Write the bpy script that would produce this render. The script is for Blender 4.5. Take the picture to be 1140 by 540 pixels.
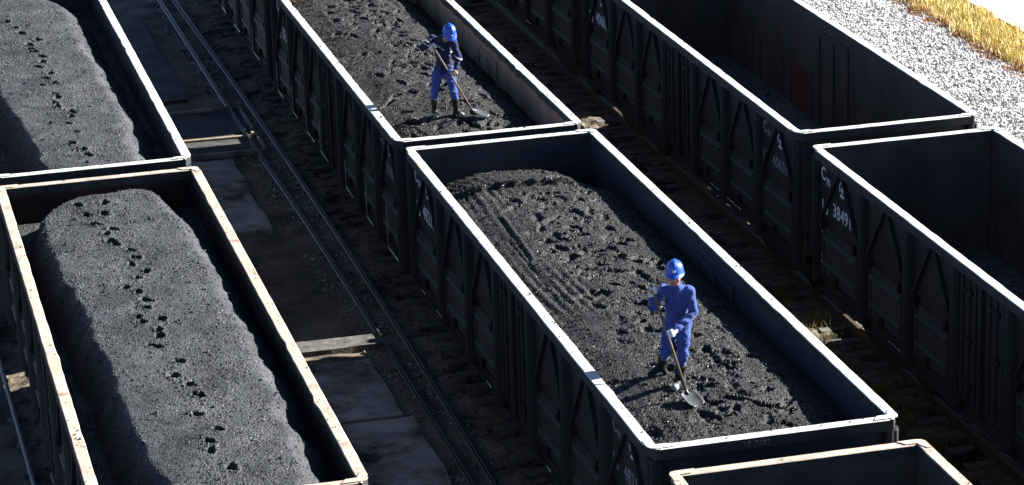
import bpy, bmesh, math, random
import numpy as np
from mathutils import Matrix, Vector

random.seed(7)
RNG = np.random.default_rng(11)
SC = bpy.context.scene
COL = SC.collection
for o in list(bpy.data.objects):
    bpy.data.objects.remove(o)

# ------------------------------------------------------------------ camera
RIM = 3.143                      # top of a wagon rim above the rail head
YAW, PITCH, ROLL = 0.2429, 0.3200, -0.0322
cam = bpy.data.cameras.new('camera')
cam.sensor_width = 36.0
cam.lens = 36.0 * 3196.5 / 1140.0
cam.clip_start = 0.5
cam.clip_end = 4000
camo = bpy.data.objects.new('camera', cam)
COL.objects.link(camo)
fw = Vector((math.sin(YAW) * math.cos(PITCH), math.cos(YAW) * math.cos(PITCH), -math.sin(PITCH)))
rt0 = Vector((math.cos(YAW), -math.sin(YAW), 0))
up0 = rt0.cross(fw)
rt = rt0 * math.cos(ROLL) + up0 * math.sin(ROLL)
up = up0 * math.cos(ROLL) - rt0 * math.sin(ROLL)
m = Matrix((rt, up, -fw)).transposed().to_4x4()
m.translation = Vector((-10.5637, -43.2079, 12.9599 + RIM))
camo.matrix_world = m
SC.camera = camo

# ------------------------------------------------------------------ light
SUN_EL = math.radians(27.5)
SUN_H = Vector((1.0, 0.03, 0)).normalized()          # horizontal direction towards the sun
world = bpy.data.worlds.new('World')
SC.world = world
world.use_nodes = True
wn = world.node_tree
for n in list(wn.nodes):
    wn.nodes.remove(n)
sky = wn.nodes.new('ShaderNodeTexSky')
sky.sky_type = 'NISHITA'
sky.sun_disc = False
sky.air_density = 0.45
sky.dust_density = 0.15
sky.altitude = 1200
sky.sun_elevation = SUN_EL
sky.sun_rotation = math.atan2(SUN_H.x, SUN_H.y)
bg = wn.nodes.new('ShaderNodeBackground')
bg.inputs[1].default_value = 0.05
wo = wn.nodes.new('ShaderNodeOutputWorld')
wn.links.new(sky.outputs[0], bg.inputs[0])
wn.links.new(bg.outputs[0], wo.inputs[0])
sun = bpy.data.lights.new('sun', 'SUN')
sun.energy = 5.0
sun.angle = math.radians(0.53)
sun.color = (1.0, 0.965, 0.90)
suno = bpy.data.objects.new('sun', sun)
COL.objects.link(suno)
sd = SUN_H * math.cos(SUN_EL) + Vector((0, 0, math.sin(SUN_EL)))
suno.rotation_euler = sd.to_track_quat('Z', 'Y').to_euler()
suno.location = (30, -5, 30)
SC.view_settings.view_transform = 'Standard'
SC.view_settings.look = 'None'
SC.view_settings.gamma = 1.0
SC.view_settings.exposure = 2.25

# ------------------------------------------------------------------ helpers
def link(o):
    COL.objects.link(o)
    return o

def tag(o, label=None, cat=None, group=None, kind=None):
    if label: o['label'] = label
    if cat: o['category'] = cat
    if group: o['group'] = group
    if kind: o['kind'] = kind
    return o

def empty(name, loc=(0, 0, 0), rz=0.0):
    o = bpy.data.objects.new(name, None)
    o.location = loc
    o.rotation_euler = (0, 0, rz)
    o.empty_display_size = 0.3
    return link(o)

def put(name, me, mat=None, parent=None, loc=(0, 0, 0), rot=None):
    if mat is not None and not me.materials:
        me.materials.append(mat)
    o = bpy.data.objects.new(name, me)
    o.location = loc
    if rot is not None: o.rotation_euler = rot
    if parent is not None: o.parent = parent
    return link(o)

def mesh_np(name, V, F, smooth=False):
    V = np.asarray(V, dtype=np.float32)
    F = np.asarray(F, dtype=np.int32)
    me = bpy.data.meshes.new(name)
    k = F.shape[1]
    me.vertices.add(len(V)); me.vertices.foreach_set('co', V.ravel())
    me.loops.add(F.size); me.loops.foreach_set('vertex_index', F.ravel())
    me.polygons.add(len(F))
    me.polygons.foreach_set('loop_start', np.arange(0, F.size, k, dtype=np.int32))
    me.polygons.foreach_set('loop_total', np.full(len(F), k, dtype=np.int32))
    me.polygons.foreach_set('use_smooth', np.full(len(F), smooth, dtype=bool))
    me.update(calc_edges=True)
    me.validate()
    return me

class MB:
    """collects simple solids into one bmesh"""
    def __init__(s): s.bm = bmesh.new()
    def box(s, a, b, bev=0.0):
        r = bmesh.ops.create_cube(s.bm, size=1.0)
        c = [(a[i] + b[i]) / 2 for i in range(3)]
        d = [abs(b[i] - a[i]) for i in range(3)]
        for v in r['verts']:
            v.co = Vector([v.co[i] * d[i] + c[i] for i in range(3)])
        if bev:
            es = list({e for v in r['verts'] for e in v.link_edges})
            bmesh.ops.bevel(s.bm, geom=es, offset=bev, segments=1, affect='EDGES', profile=0.5)
        return s
    def tube(s, pts, r, n=8, r2=None):
        pts = [Vector(p) for p in pts]
        rings = []
        for i, p in enumerate(pts):
            t = (pts[min(i + 1, len(pts) - 1)] - pts[max(i - 1, 0)]).normalized()
            a = Vector((0, 0, 1)) if abs(t.z) < 0.9 else Vector((1, 0, 0))
            u = t.cross(a).normalized(); w = t.cross(u)
            rr = r if r2 is None else r + (r2 - r) * i / (len(pts) - 1)
            rings.append([s.bm.verts.new(p + (u * math.cos(2 * math.pi * k / n) + w * math.sin(2 * math.pi * k / n)) * rr) for k in range(n)])
        for A, B in zip(rings, rings[1:]):
            for k in range(n):
                s.bm.faces.new((A[k], A[(k + 1) % n], B[(k + 1) % n], B[k]))
        s.bm.faces.new(rings[0]); s.bm.faces.new(list(reversed(rings[-1])))
        return s
    def prism(s, poly, d):
        """poly: list of 3-D points, extruded by vector d"""
        d = Vector(d)
        A = [s.bm.verts.new(Vector(p)) for p in poly]
        B = [s.bm.verts.new(Vector(p) + d) for p in poly]
        n = len(poly)
        s.bm.faces.new(A); s.bm.faces.new(list(reversed(B)))
        for k in range(n):
            s.bm.faces.new((A[k], B[k], B[(k + 1) % n], A[(k + 1) % n]))
        return s
    def mesh(s, name, smooth=False):
        bmesh.ops.recalc_face_normals(s.bm, faces=s.bm.faces)
        me = bpy.data.meshes.new(name)
        s.bm.to_mesh(me); s.bm.free()
        if smooth:
            for p in me.polygons: p.use_smooth = True
        return me

# ---- value noise (numpy)
def vnoise(x, y, seed=0):
    x = np.asarray(x, dtype=np.float64); y = np.asarray(y, dtype=np.float64)
    xi = np.floor(x).astype(np.int64); yi = np.floor(y).astype(np.int64)
    fx = x - xi; fy = y - yi
    fx = fx * fx * (3 - 2 * fx); fy = fy * fy * (3 - 2 * fy)
    def h(a, b):
        n = (a * 374761393 + b * 668265263 + seed * 974634777) & 0xFFFFFFFF
        n = ((n ^ (n >> 13)) * 1274126177) & 0xFFFFFFFF
        n = n ^ (n >> 16)
        return (n & 0xFFFF) / 65535.0 * 2 - 1
    return (h(xi, yi) * (1 - fx) + h(xi + 1, yi) * fx) * (1 - fy) + (h(xi, yi + 1) * (1 - fx) + h(xi + 1, yi + 1) * fx) * fy

def fbm(x, y, o=4, seed=0, g=0.5):
    a, t = 1.0, 0
    for i in range(o):
        t = t + a * vnoise(x * 2 ** i + 17.3 * i, y * 2 ** i - 9.1 * i, seed + i)
        a *= g
    return t

# ------------------------------------------------------------------ materials
def material(name, col, col2=None, scale=3.0, rough=0.6, rough2=None, metal=0.0, bump=0.0, bscale=40.0,
             detail=6, spec=0.5, spots=None, lo=0.35, hi=0.65, stretch=(1, 1, 1), coords='Object', sheen=0.0):
    mt = bpy.data.materials.new(name)
    mt.use_nodes = True
    nt = mt.node_tree
    b = nt.nodes['Principled BSDF']
    b.inputs['Roughness'].default_value = rough
    b.inputs['Metallic'].default_value = metal
    b.inputs['Specular IOR Level'].default_value = spec
    if sheen:
        b.inputs['Sheen Weight'].default_value = sheen
    tc = nt.nodes.new('ShaderNodeTexCoord')
    mp = nt.nodes.new('ShaderNodeMapping')
    mp.inputs['Scale'].default_value = stretch
    nt.links.new(tc.outputs[coords], mp.inputs[0])
    out = None
    if col2 is not None:
        n = nt.nodes.new('ShaderNodeTexNoise')
        n.inputs['Scale'].default_value = scale
        n.inputs['Detail'].default_value = detail
        n.inputs['Roughness'].default_value = 0.62
        nt.links.new(mp.outputs[0], n.inputs['Vector'])
        r = nt.nodes.new('ShaderNodeValToRGB')
        r.color_ramp.elements[0].position = lo
        r.color_ramp.elements[1].position = hi
        r.color_ramp.elements[0].color = (*col, 1)
        r.color_ramp.elements[1].color = (*col2, 1)
        nt.links.new(n.outputs['Fac'], r.inputs[0])
        out = r.outputs[0]
        if rough2 is not None:
            mr = nt.nodes.new('ShaderNodeMapRange')
            mr.inputs['To Min'].default_value = rough
            mr.inputs['To Max'].default_value = rough2
            nt.links.new(n.outputs['Fac'], mr.inputs['Value'])
            nt.links.new(mr.outputs[0], b.inputs['Roughness'])
    if spots is not None:
        c3, sc3, lo3, hi3 = spots
        n3 = nt.nodes.new('ShaderNodeTexNoise')
        n3.inputs['Scale'].default_value = sc3
        n3.inputs['Detail'].default_value = 7
        n3.inputs['Roughness'].default_value = 0.7
        nt.links.new(mp.outputs[0], n3.inputs['Vector'])
        r3 = nt.nodes.new('ShaderNodeMapRange')
        r3.inputs['From Min'].default_value = lo3
        r3.inputs['From Max'].default_value = hi3
        nt.links.new(n3.outputs['Fac'], r3.inputs['Value'])
        mx = nt.nodes.new('ShaderNodeMix')
        mx.data_type = 'RGBA'
        nt.links.new(r3.outputs[0], mx.inputs[0])
        if out is not None: nt.links.new(out, mx.inputs[6])
        else: mx.inputs[6].default_value = (*col, 1)
        mx.inputs[7].default_value = (*c3, 1)
        out = mx.outputs[2]
    if out is not None: nt.links.new(out, b.inputs['Base Color'])
    else: b.inputs['Base Color'].default_value = (*col, 1)
    if bump:
        nb = nt.nodes.new('ShaderNodeTexNoise')
        nb.inputs['Scale'].default_value = bscale
        nb.inputs['Detail'].default_value = 5
        nt.links.new(tc.outputs[coords], nb.inputs['Vector'])
        bp = nt.nodes.new('ShaderNodeBump')
        bp.inputs['Strength'].default_value = bump
        bp.inputs['Distance'].default_value = 0.02
        nt.links.new(nb.outputs['Fac'], bp.inputs['Height'])
        nt.links.new(bp.outputs[0], b.inputs['Normal'])
    return mt

M = {}
M['rim'] = material('rim_worn_paint', (0.40, 0.395, 0.38), (0.56, 0.555, 0.54), 2.2, 0.6, 0.75, bump=0.08, bscale=30,
                    spots=((0.17, 0.13, 0.10), 2.3, 0.56, 0.72))
M['rim_cream'] = material('rim_dusty_cream', (0.2990, 0.2357, 0.1898), (0.4140, 0.3392, 0.2760), 2.2, 0.65, 0.8, bump=0.08, bscale=30,
                          spots=((0.13, 0.08, 0.055), 2.1, 0.54, 0.72))
M['rim_side'] = material('rim_side_paint', (0.0178, 0.0184, 0.0202), (0.0369, 0.0357, 0.0345), 2.0, 0.7, spec=.25, bump=0.1, bscale=10,
                         spots=((0.06, 0.05, 0.042), 2.5, 0.60, 0.78))
M['black'] = material('wagon_black_paint', (0.0152, 0.0145, 0.0149), (0.0364, 0.0344, 0.0335), 1.6, 0.6, 0.85, bump=0.12, bscale=9, spec=.22,
                      spots=((0.055, 0.040, 0.030), 2.2, 0.52, 0.78), stretch=(1, 1, 0.25))
M['post'] = material('wagon_post_paint', (0.0115, 0.0121, 0.0138), (0.0287, 0.0299, 0.0322), 2.2, 0.6, 0.8, bump=0.08, bscale=12, spec=.22,
                     spots=((0.055, 0.040, 0.029), 2.8, 0.54, 0.78), stretch=(1, 1, 0.2))
M['door'] = material('wagon_door_paint', (0.0212, 0.0221, 0.0243), (0.0486, 0.0483, 0.0498), 2.0, 0.5, 0.75, bump=0.1, bscale=10, spec=.3,
                     spots=((0.060, 0.042, 0.030), 2.6, 0.52, 0.78), stretch=(1, 1, 0.4))
M['in_blue'] = material('inside_slate_steel', (0.0189, 0.0243, 0.0311), (0.0324, 0.0391, 0.0459), 1.2, 0.7, 0.85, bump=0.1, bscale=6, stretch=(1, 0.5, 1.6), spec=.2)
M['in_red'] = material('inside_rusty_red', (0.0154, 0.0095, 0.0089), (0.0266, 0.0139, 0.0127), 1.6, 0.7, 0.85, bump=0.15, bscale=6, spec=.2,
                       spots=((0.085, 0.022, 0.020), 2.1, 0.58, 0.74))
M['in_low_bounce'] = material('inside_low_bounce_brown', (0.0065, 0.0055, 0.0052), (0.013, 0.0105, 0.0098), 1.6, 0.8, 0.9, bump=0.15, bscale=6, spec=.12)  # darker copy of the inner wall colour, cuts bounce light on the coal slope
M['in_brown'] = material('inside_dusty_brown', (0.2295, 0.1445, 0.0986), (0.3230, 0.2125, 0.1496), 1.3, 0.7, 0.9, bump=0.15, bscale=6, spec=.2,
                         spots=((0.09, 0.035, 0.022), 2.0, 0.55, 0.75), stretch=(1, 1, 0.5))
M['in_navy'] = material('inside_dark_navy', (0.0235, 0.0235, 0.0262), (0.0469, 0.0455, 0.0483), 1.3, 0.65, 0.85, bump=0.12, bscale=6, spec=.2,
                        spots=((0.075, 0.048, 0.036), 1.6, 0.50, 0.76), stretch=(1, 1, 0.5))
M['in_rust'] = material('inside_rust_panel', (0.0351, 0.0152, 0.0129), (0.0702, 0.0293, 0.0234), 3, 0.75, bump=0.2, bscale=10, spec=.2)
M['floor'] = material('wagon_floor_steel', (0.0374, 0.0390, 0.0499), (0.0874, 0.0874, 0.0967), 3.0, 0.6, 0.85, bump=0.3, bscale=25, spec=.25)
M['paint_white'] = material('white_lettering', (0.58, 0.63, 0.70), (0.74, 0.78, 0.84), 9, 0.6, spots=((0.10, 0.11, 0.13), 14, 0.60, 0.74))
M['pale_ledge'] = material('pale_ledge_strip', (0.40, 0.40, 0.36), (0.70, 0.70, 0.66), 6, 0.8)
M['iron'] = material('running_gear_iron', (0.009, 0.008, 0.008), (0.022, 0.018, 0.015), 4, 0.75, spec=.2)
M['rail'] = material('rail_steel', (0.0480, 0.0352, 0.0272), (0.1040, 0.0800, 0.0640), 5, 0.5, metal=0.3, spec=.3)
M['sleeper'] = material('sleeper_concrete', (0.0581, 0.0554, 0.0528), (0.1584, 0.1478, 0.1320), 3, 0.9, bump=0.3, spec=.2)
M['ballast'] = material('ballast_dark', (0.0581, 0.0487, 0.0387), (0.2620, 0.2079, 0.1545), 22, 0.9, bump=1.0, bscale=28, spots=((0.005, 0.005, 0.005), 1.2, 0.45, 0.6), spec=.2)
M['ground'] = material('coal_dusted_earth', (0.0473, 0.0401, 0.0321), (0.1886, 0.1482, 0.1096), 1.1, 0.9, bump=0.7, bscale=16, spots=((0.055, 0.053, 0.05), 9, 0.58, 0.75), detail=10, spec=.2)
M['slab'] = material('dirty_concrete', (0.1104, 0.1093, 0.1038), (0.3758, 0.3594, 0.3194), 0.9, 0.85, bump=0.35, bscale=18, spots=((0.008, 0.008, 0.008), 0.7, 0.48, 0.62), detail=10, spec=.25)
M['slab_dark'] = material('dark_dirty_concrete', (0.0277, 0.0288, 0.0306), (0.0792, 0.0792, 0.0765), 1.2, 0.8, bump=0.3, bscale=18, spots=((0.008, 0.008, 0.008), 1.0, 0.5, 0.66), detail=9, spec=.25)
M['sill'] = material('pale_sun_strip_concrete', (0.0510, 0.0485, 0.0433), (0.1224, 0.1148, 0.1020), 5, 0.9, bump=0.5, bscale=22, spec=.2, spots=((0.02, 0.02, 0.02), 1.6, 0.55, 0.7))  # pale ground cut to the sun band, part of its brightness is colour
M['faded'] = material('faded_stencil', (0.05, 0.052, 0.056), (0.16, 0.165, 0.17), 12, 0.8, spec=.2)
M['half_faded'] = material('half_faded_lettering', (0.12, 0.13, 0.15), (0.34, 0.37, 0.42), 10, 0.7, spec=.2)
M['cable'] = material('wire_rope_steel', (0.0327, 0.0349, 0.0381), (0.0599, 0.0626, 0.0653), 12, 0.45, metal=0.5)
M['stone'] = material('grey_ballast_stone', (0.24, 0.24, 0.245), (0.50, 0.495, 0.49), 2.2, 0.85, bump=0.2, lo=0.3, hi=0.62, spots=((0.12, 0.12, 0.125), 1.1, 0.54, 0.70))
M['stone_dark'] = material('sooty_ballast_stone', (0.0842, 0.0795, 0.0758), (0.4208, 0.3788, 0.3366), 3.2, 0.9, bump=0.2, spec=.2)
M['gravel'] = material('pale_gravel_bed', (0.1560, 0.1560, 0.1638), (0.6552, 0.6396, 0.6240), 14, 0.9, bump=0.8, bscale=24)
M['drygrass'] = material('dry_yellow_grass', (0.52, 0.40, 0.12), (0.68, 0.58, 0.27), 1.5, 0.7)
M['redgrass'] = material('dry_russet_grass', (0.26, 0.11, 0.035), (0.38, 0.19, 0.055), 1.5, 0.7)
M['soil'] = material('dry_soil', (0.26, 0.18, 0.08), (0.36, 0.27, 0.14), 3, 0.95, bump=0.5)
M['road'] = material('pale_concrete_road', (0.48, 0.47, 0.45), (0.58, 0.57, 0.55), 0.8, 0.85, bump=0.1)
M['weed'] = material('dull_green_weeds', (0.0792, 0.0864, 0.0259), (0.2016, 0.1800, 0.0648), 2.5, 0.8, spec=.2)
M['wood'] = material('weathered_wood', (0.0715, 0.0520, 0.0358), (0.1235, 0.0943, 0.0683), 6, 0.7, stretch=(1, 1, 8))
M['lath'] = material('pale_timber', (0.20, 0.15, 0.10), (0.30, 0.24, 0.17), 5, 0.75)
M['blade'] = material('worn_shovel_steel', (0.0500, 0.0535, 0.0600), (0.0950, 0.1000, 0.1075), 8, 0.42, 0.6, metal=0.5, spots=((0.03, 0.03, 0.033), 9, 0.52, 0.7))
M['cloth'] = material('blue_work_cloth', (0.0207, 0.0414, 0.1725), (0.0368, 0.0690, 0.2587), 7, 0.85, bump=0.35, bscale=22, sheen=0.1, spec=.2,
                      spots=((0.012, 0.019, 0.06), 5, 0.56, 0.74))
M['cloth_navy'] = material('navy_work_jacket', (0.0076, 0.0114, 0.0418), (0.0133, 0.0190, 0.0684), 7, 0.85, bump=0.35, bscale=22, sheen=0.05, spec=.2)
M['helmet'] = material('blue_helmet_plastic', (0.010, 0.062, 0.38), (0.014, 0.078, 0.45), 5, 0.38, spots=((0.05, 0.085, 0.22), 9, 0.58, 0.75))
M['rubber'] = material('black_rubber', (0.005, 0.005, 0.005), (0.018, 0.016, 0.014), 9, 0.5, 0.75, bump=0.1, spec=.3)
M['toe'] = material('dusty_pale_toe', (0.12, 0.125, 0.135), (0.26, 0.265, 0.28), 12, 0.8)
M['glove'] = material('pale_cotton_glove', (0.4350, 0.4640, 0.5220), (0.5800, 0.6090, 0.6670), 20, 0.9, bump=0.2)
M['glove_tan'] = material('tan_work_glove', (0.15, 0.10, 0.07), (0.22, 0.155, 0.11), 20, 0.9, bump=0.2)
M['skin'] = material('skin', (0.23, 0.125, 0.08), (0.29, 0.16, 0.105), 12, 0.55)
M['hair'] = material('black_hair', (0.006, 0.005, 0.005), (0.012, 0.011, 0.010), 30, 0.6)
M['stripe'] = material('silver_reflective_tape', (0.34, 0.34, 0.34), (0.44, 0.44, 0.44), 20, 0.5)
M['eye'] = material('dark_eye', (0.010, 0.008, 0.007))

def coal_material(name, c1, c2, glint, spec=0.5):
    mt = bpy.data.materials.new(name)
    mt.use_nodes = True
    nt = mt.node_tree
    b = nt.nodes['Principled BSDF']
    b.inputs['Specular IOR Level'].default_value = spec
    tc = nt.nodes.new('ShaderNodeTexCoord')
    n = nt.nodes.new('ShaderNodeTexNoise')
    n.inputs['Scale'].default_value = 1.3; n.inputs['Detail'].default_value = 9; n.inputs['Roughness'].default_value = 0.65
    nt.links.new(tc.outputs['Object'], n.inputs['Vector'])
    r = nt.nodes.new('ShaderNodeValToRGB')
    r.color_ramp.elements[0].position = 0.35; r.color_ramp.elements[1].position = 0.68
    r.color_ramp.elements[0].color = (*c1, 1); r.color_ramp.elements[1].color = (*c2, 1)
    nt.links.new(n.outputs['Fac'], r.inputs[0])
    v = nt.nodes.new('ShaderNodeTexVoronoi')
    v.inputs['Scale'].default_value = 55
    nt.links.new(tc.outputs['Object'], v.inputs['Vector'])
    sx = nt.nodes.new('ShaderNodeSeparateColor')
    nt.links.new(v.outputs['Color'], sx.inputs[0])
    mr = nt.nodes.new('ShaderNodeMapRange')
    mr.inputs['From Min'].default_value = 0.0; mr.inputs['From Max'].default_value = 1.0
    mr.inputs['To Min'].default_value = 0.6; mr.inputs['To Max'].default_value = 1.5
    nt.links.new(sx.outputs[0], mr.inputs['Value'])
    mm = nt.nodes.new('ShaderNodeMix'); mm.data_type = 'RGBA'; mm.blend_type = 'MULTIPLY'
    mm.inputs[0].default_value = 1.0
    nt.links.new(r.outputs[0], mm.inputs[6]); nt.links.new(mr.outputs[0], mm.inputs[7])
    nt.links.new(mm.outputs[2], b.inputs['Base Color'])
    mg = nt.nodes.new('ShaderNodeMapRange')                    # some facets are glossy
    mg.inputs['From Min'].default_value = 0.80; mg.inputs['From Max'].default_value = 0.92
    mg.inputs['To Min'].default_value = 0.70; mg.inputs['To Max'].default_value = glint
    nt.links.new(sx.outputs[1], mg.inputs['Value'])
    nt.links.new(mg.outputs[0], b.inputs['Roughness'])
    bp = nt.nodes.new('ShaderNodeBump')
    bp.inputs['Strength'].default_value = 0.9; bp.inputs['Distance'].default_value = 0.012
    nt.links.new(v.outputs['Distance'], bp.inputs['Height'])
    nt.links.new(bp.outputs[0], b.inputs['Normal'])
    return mt
M['coal_grey'] = coal_material('dusty_grey_coal', (0.020, 0.0212, 0.0236), (0.050, 0.0525, 0.0575), 0.25, 0.22)
M['coal_black'] = coal_material('damp_black_coal', (0.0085, 0.0085, 0.0087), (0.0255, 0.0255, 0.0258), 0.25, 0.25)

# ------------------------------------------------------------------ setting: ground
def sheet(name, x0, x1, y0, y1, z, mat, step=None, amp=0.0, seed=0, fq=1.0):
    if step is None:
        me = mesh_np(name, [(x0, y0, z), (x1, y0, z), (x1, y1, z), (x0, y1, z)], [(0, 1, 2, 3)])
    else:
        xs = np.linspace(x0, x1, max(2, int((x1 - x0) / step) + 1)); ys = np.linspace(y0, y1, max(2, int((y1 - y0) / step) + 1))
        X, Y = np.meshgrid(xs, ys)
        Z = z + amp * fbm(X * fq, Y * fq, 5, seed, 0.6)
        n = len(xs)
        I = (np.arange(len(ys) - 1)[:, None] * n + np.arange(n - 1)[None, :]).ravel()
        me = mesh_np(name, np.stack([X.ravel(), Y.ravel(), Z.ravel()], 1), np.stack([I, I + 1, I + n + 1, I + n], 1), True)
    return put(name, me, mat)

GZ = -0.20
tag(sheet('ground', -900, 900, -900, 900, GZ - 0.16, M['ground']), kind='structure')
tag(sheet('yard_ground', -12, 8.6, -16, 32, GZ - 0.03, M['ground'], 0.10, 0.028, 5, 1.6), kind='structure')

TRACKS = {'left': -6.468, 'middle': 0.0, 'right': 6.0994}
def rail_mesh(y0, y1):
    sec = [(-.066, 0), (.066, 0), (.066, .012), (.012, .03), (.010, .12), (.036, .135), (.036, .165), (.030, .172),
           (-.030, .172), (-.036, .165), (-.036, .135), (-.010, .12), (-.012, .03), (-.066, .012)]
    return MB().prism([(x, y0, z - .172) for x, z in sec], (0, y1 - y0, 0)).mesh('rail')
RM = rail_mesh(-16, 32)
SM = MB().prism([(-1.25, -.14, -.17), (-1.25, .14, -.17), (-1.25, .10, .02), (-1.25, -.10, .02)], (2.5, 0, 0)).mesh('sleeper')
for nm, cx in TRACKS.items():
    t = tag(empty('railway_track', (cx, 0, 0)), kind='structure')
    xs = np.array([-2.1, -1.7, -1.35, -0.7, 0, 0.7, 1.35, 1.7, 2.1]); hs = np.array([-.16, -.06, -.01, .0, 0, 0, -.01, -.06, -.16])
    ys = np.arange(-16, 32.01, 0.09); xx = np.arange(-2.1, 2.11, 0.09)
    X, Y = np.meshgrid(xx, ys)
    Z = GZ + .035 + np.interp(X, xs, hs) + 0.024 * fbm(X * 7, Y * 7, 3, 3 + int(cx)) + .012 * fbm(X * 1.1, Y * 1.1, 2, 31)
    n = len(xx); I = (np.arange(len(ys) - 1)[:, None] * n + np.arange(n - 1)[None, :]).ravel()
    put('ballast_bed', mesh_np('ballast_bed', np.stack([X.ravel(), Y.ravel(), Z.ravel()], 1), np.stack([I, I + 1, I + n + 1, I + n], 1), False), M['ballast'], t)
    for s in (-.7535, .7535):
        put('rail', RM, M['rail'], t, (s, 0, 0))
    y = -15.5
    while y < 31.5:
        put('sleeper', SM, M['sleeper'], t, (random.uniform(-.02, .02), y, -.172), (0, 0, random.uniform(-.01, .01)))
        y += 0.6

# ---- stones (real geometry, one mesh per bed)
def stones(name, P, S, mat, parent=None, seed=1, flat=0.7):
    rng = np.random.default_rng(seed)
    t = (1 + 5 ** .5) / 2
    base = np.array([(-1, t, 0), (1, t, 0), (-1, -t, 0), (1, -t, 0), (0, -1, t), (0, 1, t), (0, -1, -t), (0, 1, -t), (t, 0, -1), (t, 0, 1), (-t, 0, -1), (-t, 0, 1)]) / 1.902
    fc = np.array([(0, 11, 5), (0, 5, 1), (0, 1, 7), (0, 7, 10), (0, 10, 11), (1, 5, 9), (5, 11, 4), (11, 10, 2), (10, 7, 6), (7, 1, 8),
                   (3, 9, 4), (3, 4, 2), (3, 2, 6), (3, 6, 8), (3, 8, 9), (4, 9, 5), (2, 4, 11), (6, 2, 10), (8, 6, 7), (9, 8, 1)])
    N = len(P)
    V = np.repeat(base[None], N, 0) * rng.uniform(0.62, 1.25, (N, 12, 1))
    V *= np.stack([rng.uniform(.7, 1.35, N), rng.uniform(.7, 1.35, N), np.full(N, flat) * rng.uniform(.7, 1.2, N)], 1)[:, None, :]
    q = rng.normal(size=(N, 4)); q /= np.linalg.norm(q, axis=1)[:, None]
    w, x, y, z = q.T
    R = np.stack([np.stack([1 - 2 * (y * y + z * z), 2 * (x * y - z * w), 2 * (x * z + y * w)], 1),
                  np.stack([2 * (x * y + z * w), 1 - 2 * (x * x + z * z), 2 * (y * z - x * w)], 1),
                  np.stack([2 * (x * z - y * w), 2 * (y * z + x * w), 1 - 2 * (x * x + y * y)], 1)], 1)
    V = np.einsum('nij,nkj->nki', R, V) * np.asarray(S)[:, None, None] + np.asarray(P)[:, None, :]
    F = (fc[None] + (np.arange(N) * 12)[:, None, None]).reshape(-1, 3)
    o = put(name, mesh_np(name, V.reshape(-1, 3), F), mat, parent)
    o['kind'] = 'stuff'
    return o

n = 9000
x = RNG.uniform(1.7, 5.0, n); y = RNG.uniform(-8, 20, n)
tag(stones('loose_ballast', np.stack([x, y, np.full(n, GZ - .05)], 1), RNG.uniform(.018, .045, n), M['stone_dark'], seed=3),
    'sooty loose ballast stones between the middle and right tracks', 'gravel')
n = 5000
x = RNG.uniform(-2.45, -1.25, n); y = RNG.uniform(-8, 26, n)
tag(stones('track_side_rubble', np.stack([x, y, np.full(n, GZ - .03)], 1), RNG.uniform(.012, .038, n), M['stone_dark'], seed=4),
    'dark rubble between the thin rails left of the middle train', 'gravel')

# ---- sunlit gravel bank, dry grass and pale road on the right
xs = np.arange(8.2, 15.2, .07); ys = np.arange(-16, 34, .07)
X, Y = np.meshgrid(xs, ys)
prof = lambda X: np.interp(X, [8.2, 8.9, 10.2, 13.6, 14.4, 15.2], [-.34, -.10, .02, .0, -.06, -.10])
Z = prof(X) + .03 * fbm(X * 4, Y * 4, 4, 21)
nn = len(xs); I = (np.arange(len(ys) - 1)[:, None] * nn + np.arange(nn - 1)[None, :]).ravel()
tag(put('gravel_bank', mesh_np('gravel_bank', np.stack([X.ravel(), Y.ravel(), Z.ravel()], 1), np.stack([I, I + 1, I + nn + 1, I + nn], 1), False), M['gravel']), kind='structure')
n = 24000
x = RNG.uniform(9.5, 14.5, n); y = RNG.uniform(3, 24, n)
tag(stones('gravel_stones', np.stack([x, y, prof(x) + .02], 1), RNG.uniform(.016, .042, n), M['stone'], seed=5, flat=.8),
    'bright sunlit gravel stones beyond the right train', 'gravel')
tag(sheet('grass_verge', 14.2, 17.2, -16, 34, -.09, M['soil'], .12, .03, 8, 1.5), kind='structure')
tag(sheet('road', 15.75, 60, -60, 80, -.02, M['road']), kind='structure')

def blades(name, X, Y, Zb, H, mat, seed, lean=.35, wid=.006):
    rng = np.random.default_rng(seed)
    n = len(X)
    a = rng.uniform(0, 2 * np.pi, n); l = rng.uniform(.1, lean, n) * H
    b = rng.uniform(0, 2 * np.pi, n)
    w = wid * rng.uniform(.7, 1.5, n)
    P0 = np.stack([X, Y, Zb], 1)
    d = np.stack([np.cos(a), np.sin(a), np.zeros(n)], 1); s = np.stack([np.cos(b), np.sin(b), np.zeros(n)], 1) * w[:, None]
    P1 = P0 + d * (l * .35)[:, None] + np.array([0, 0, 1]) * (H * .6)[:, None]
    P2 = P0 + d * l[:, None] + np.array([0, 0, 1]) * H[:, None]
    V = np.stack([P0 - s, P0 + s, P1 - s * .7, P1 + s * .7, P2], 1).reshape(-1, 3)
    k = (np.arange(n) * 5)[:, None]
    F = np.concatenate([k + np.array([[0, 1, 3]]), k + np.array([[0, 3, 2]]), k + np.array([[2, 3, 4]])], 0)
    return put(name, mesh_np(name, V, F), mat)

def tuft_xy(n, c, x0, x1, y0, y1, r, seed):
    rng = np.random.default_rng(seed)
    cx = rng.uniform(x0, x1, c); cy = rng.uniform(y0, y1, c)
    k = rng.integers(0, c, n)
    return cx[k] + rng.normal(0, r, n), cy[k] + rng.normal(0, r, n), rng.uniform(.5, 1.0, c)[k]

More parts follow.
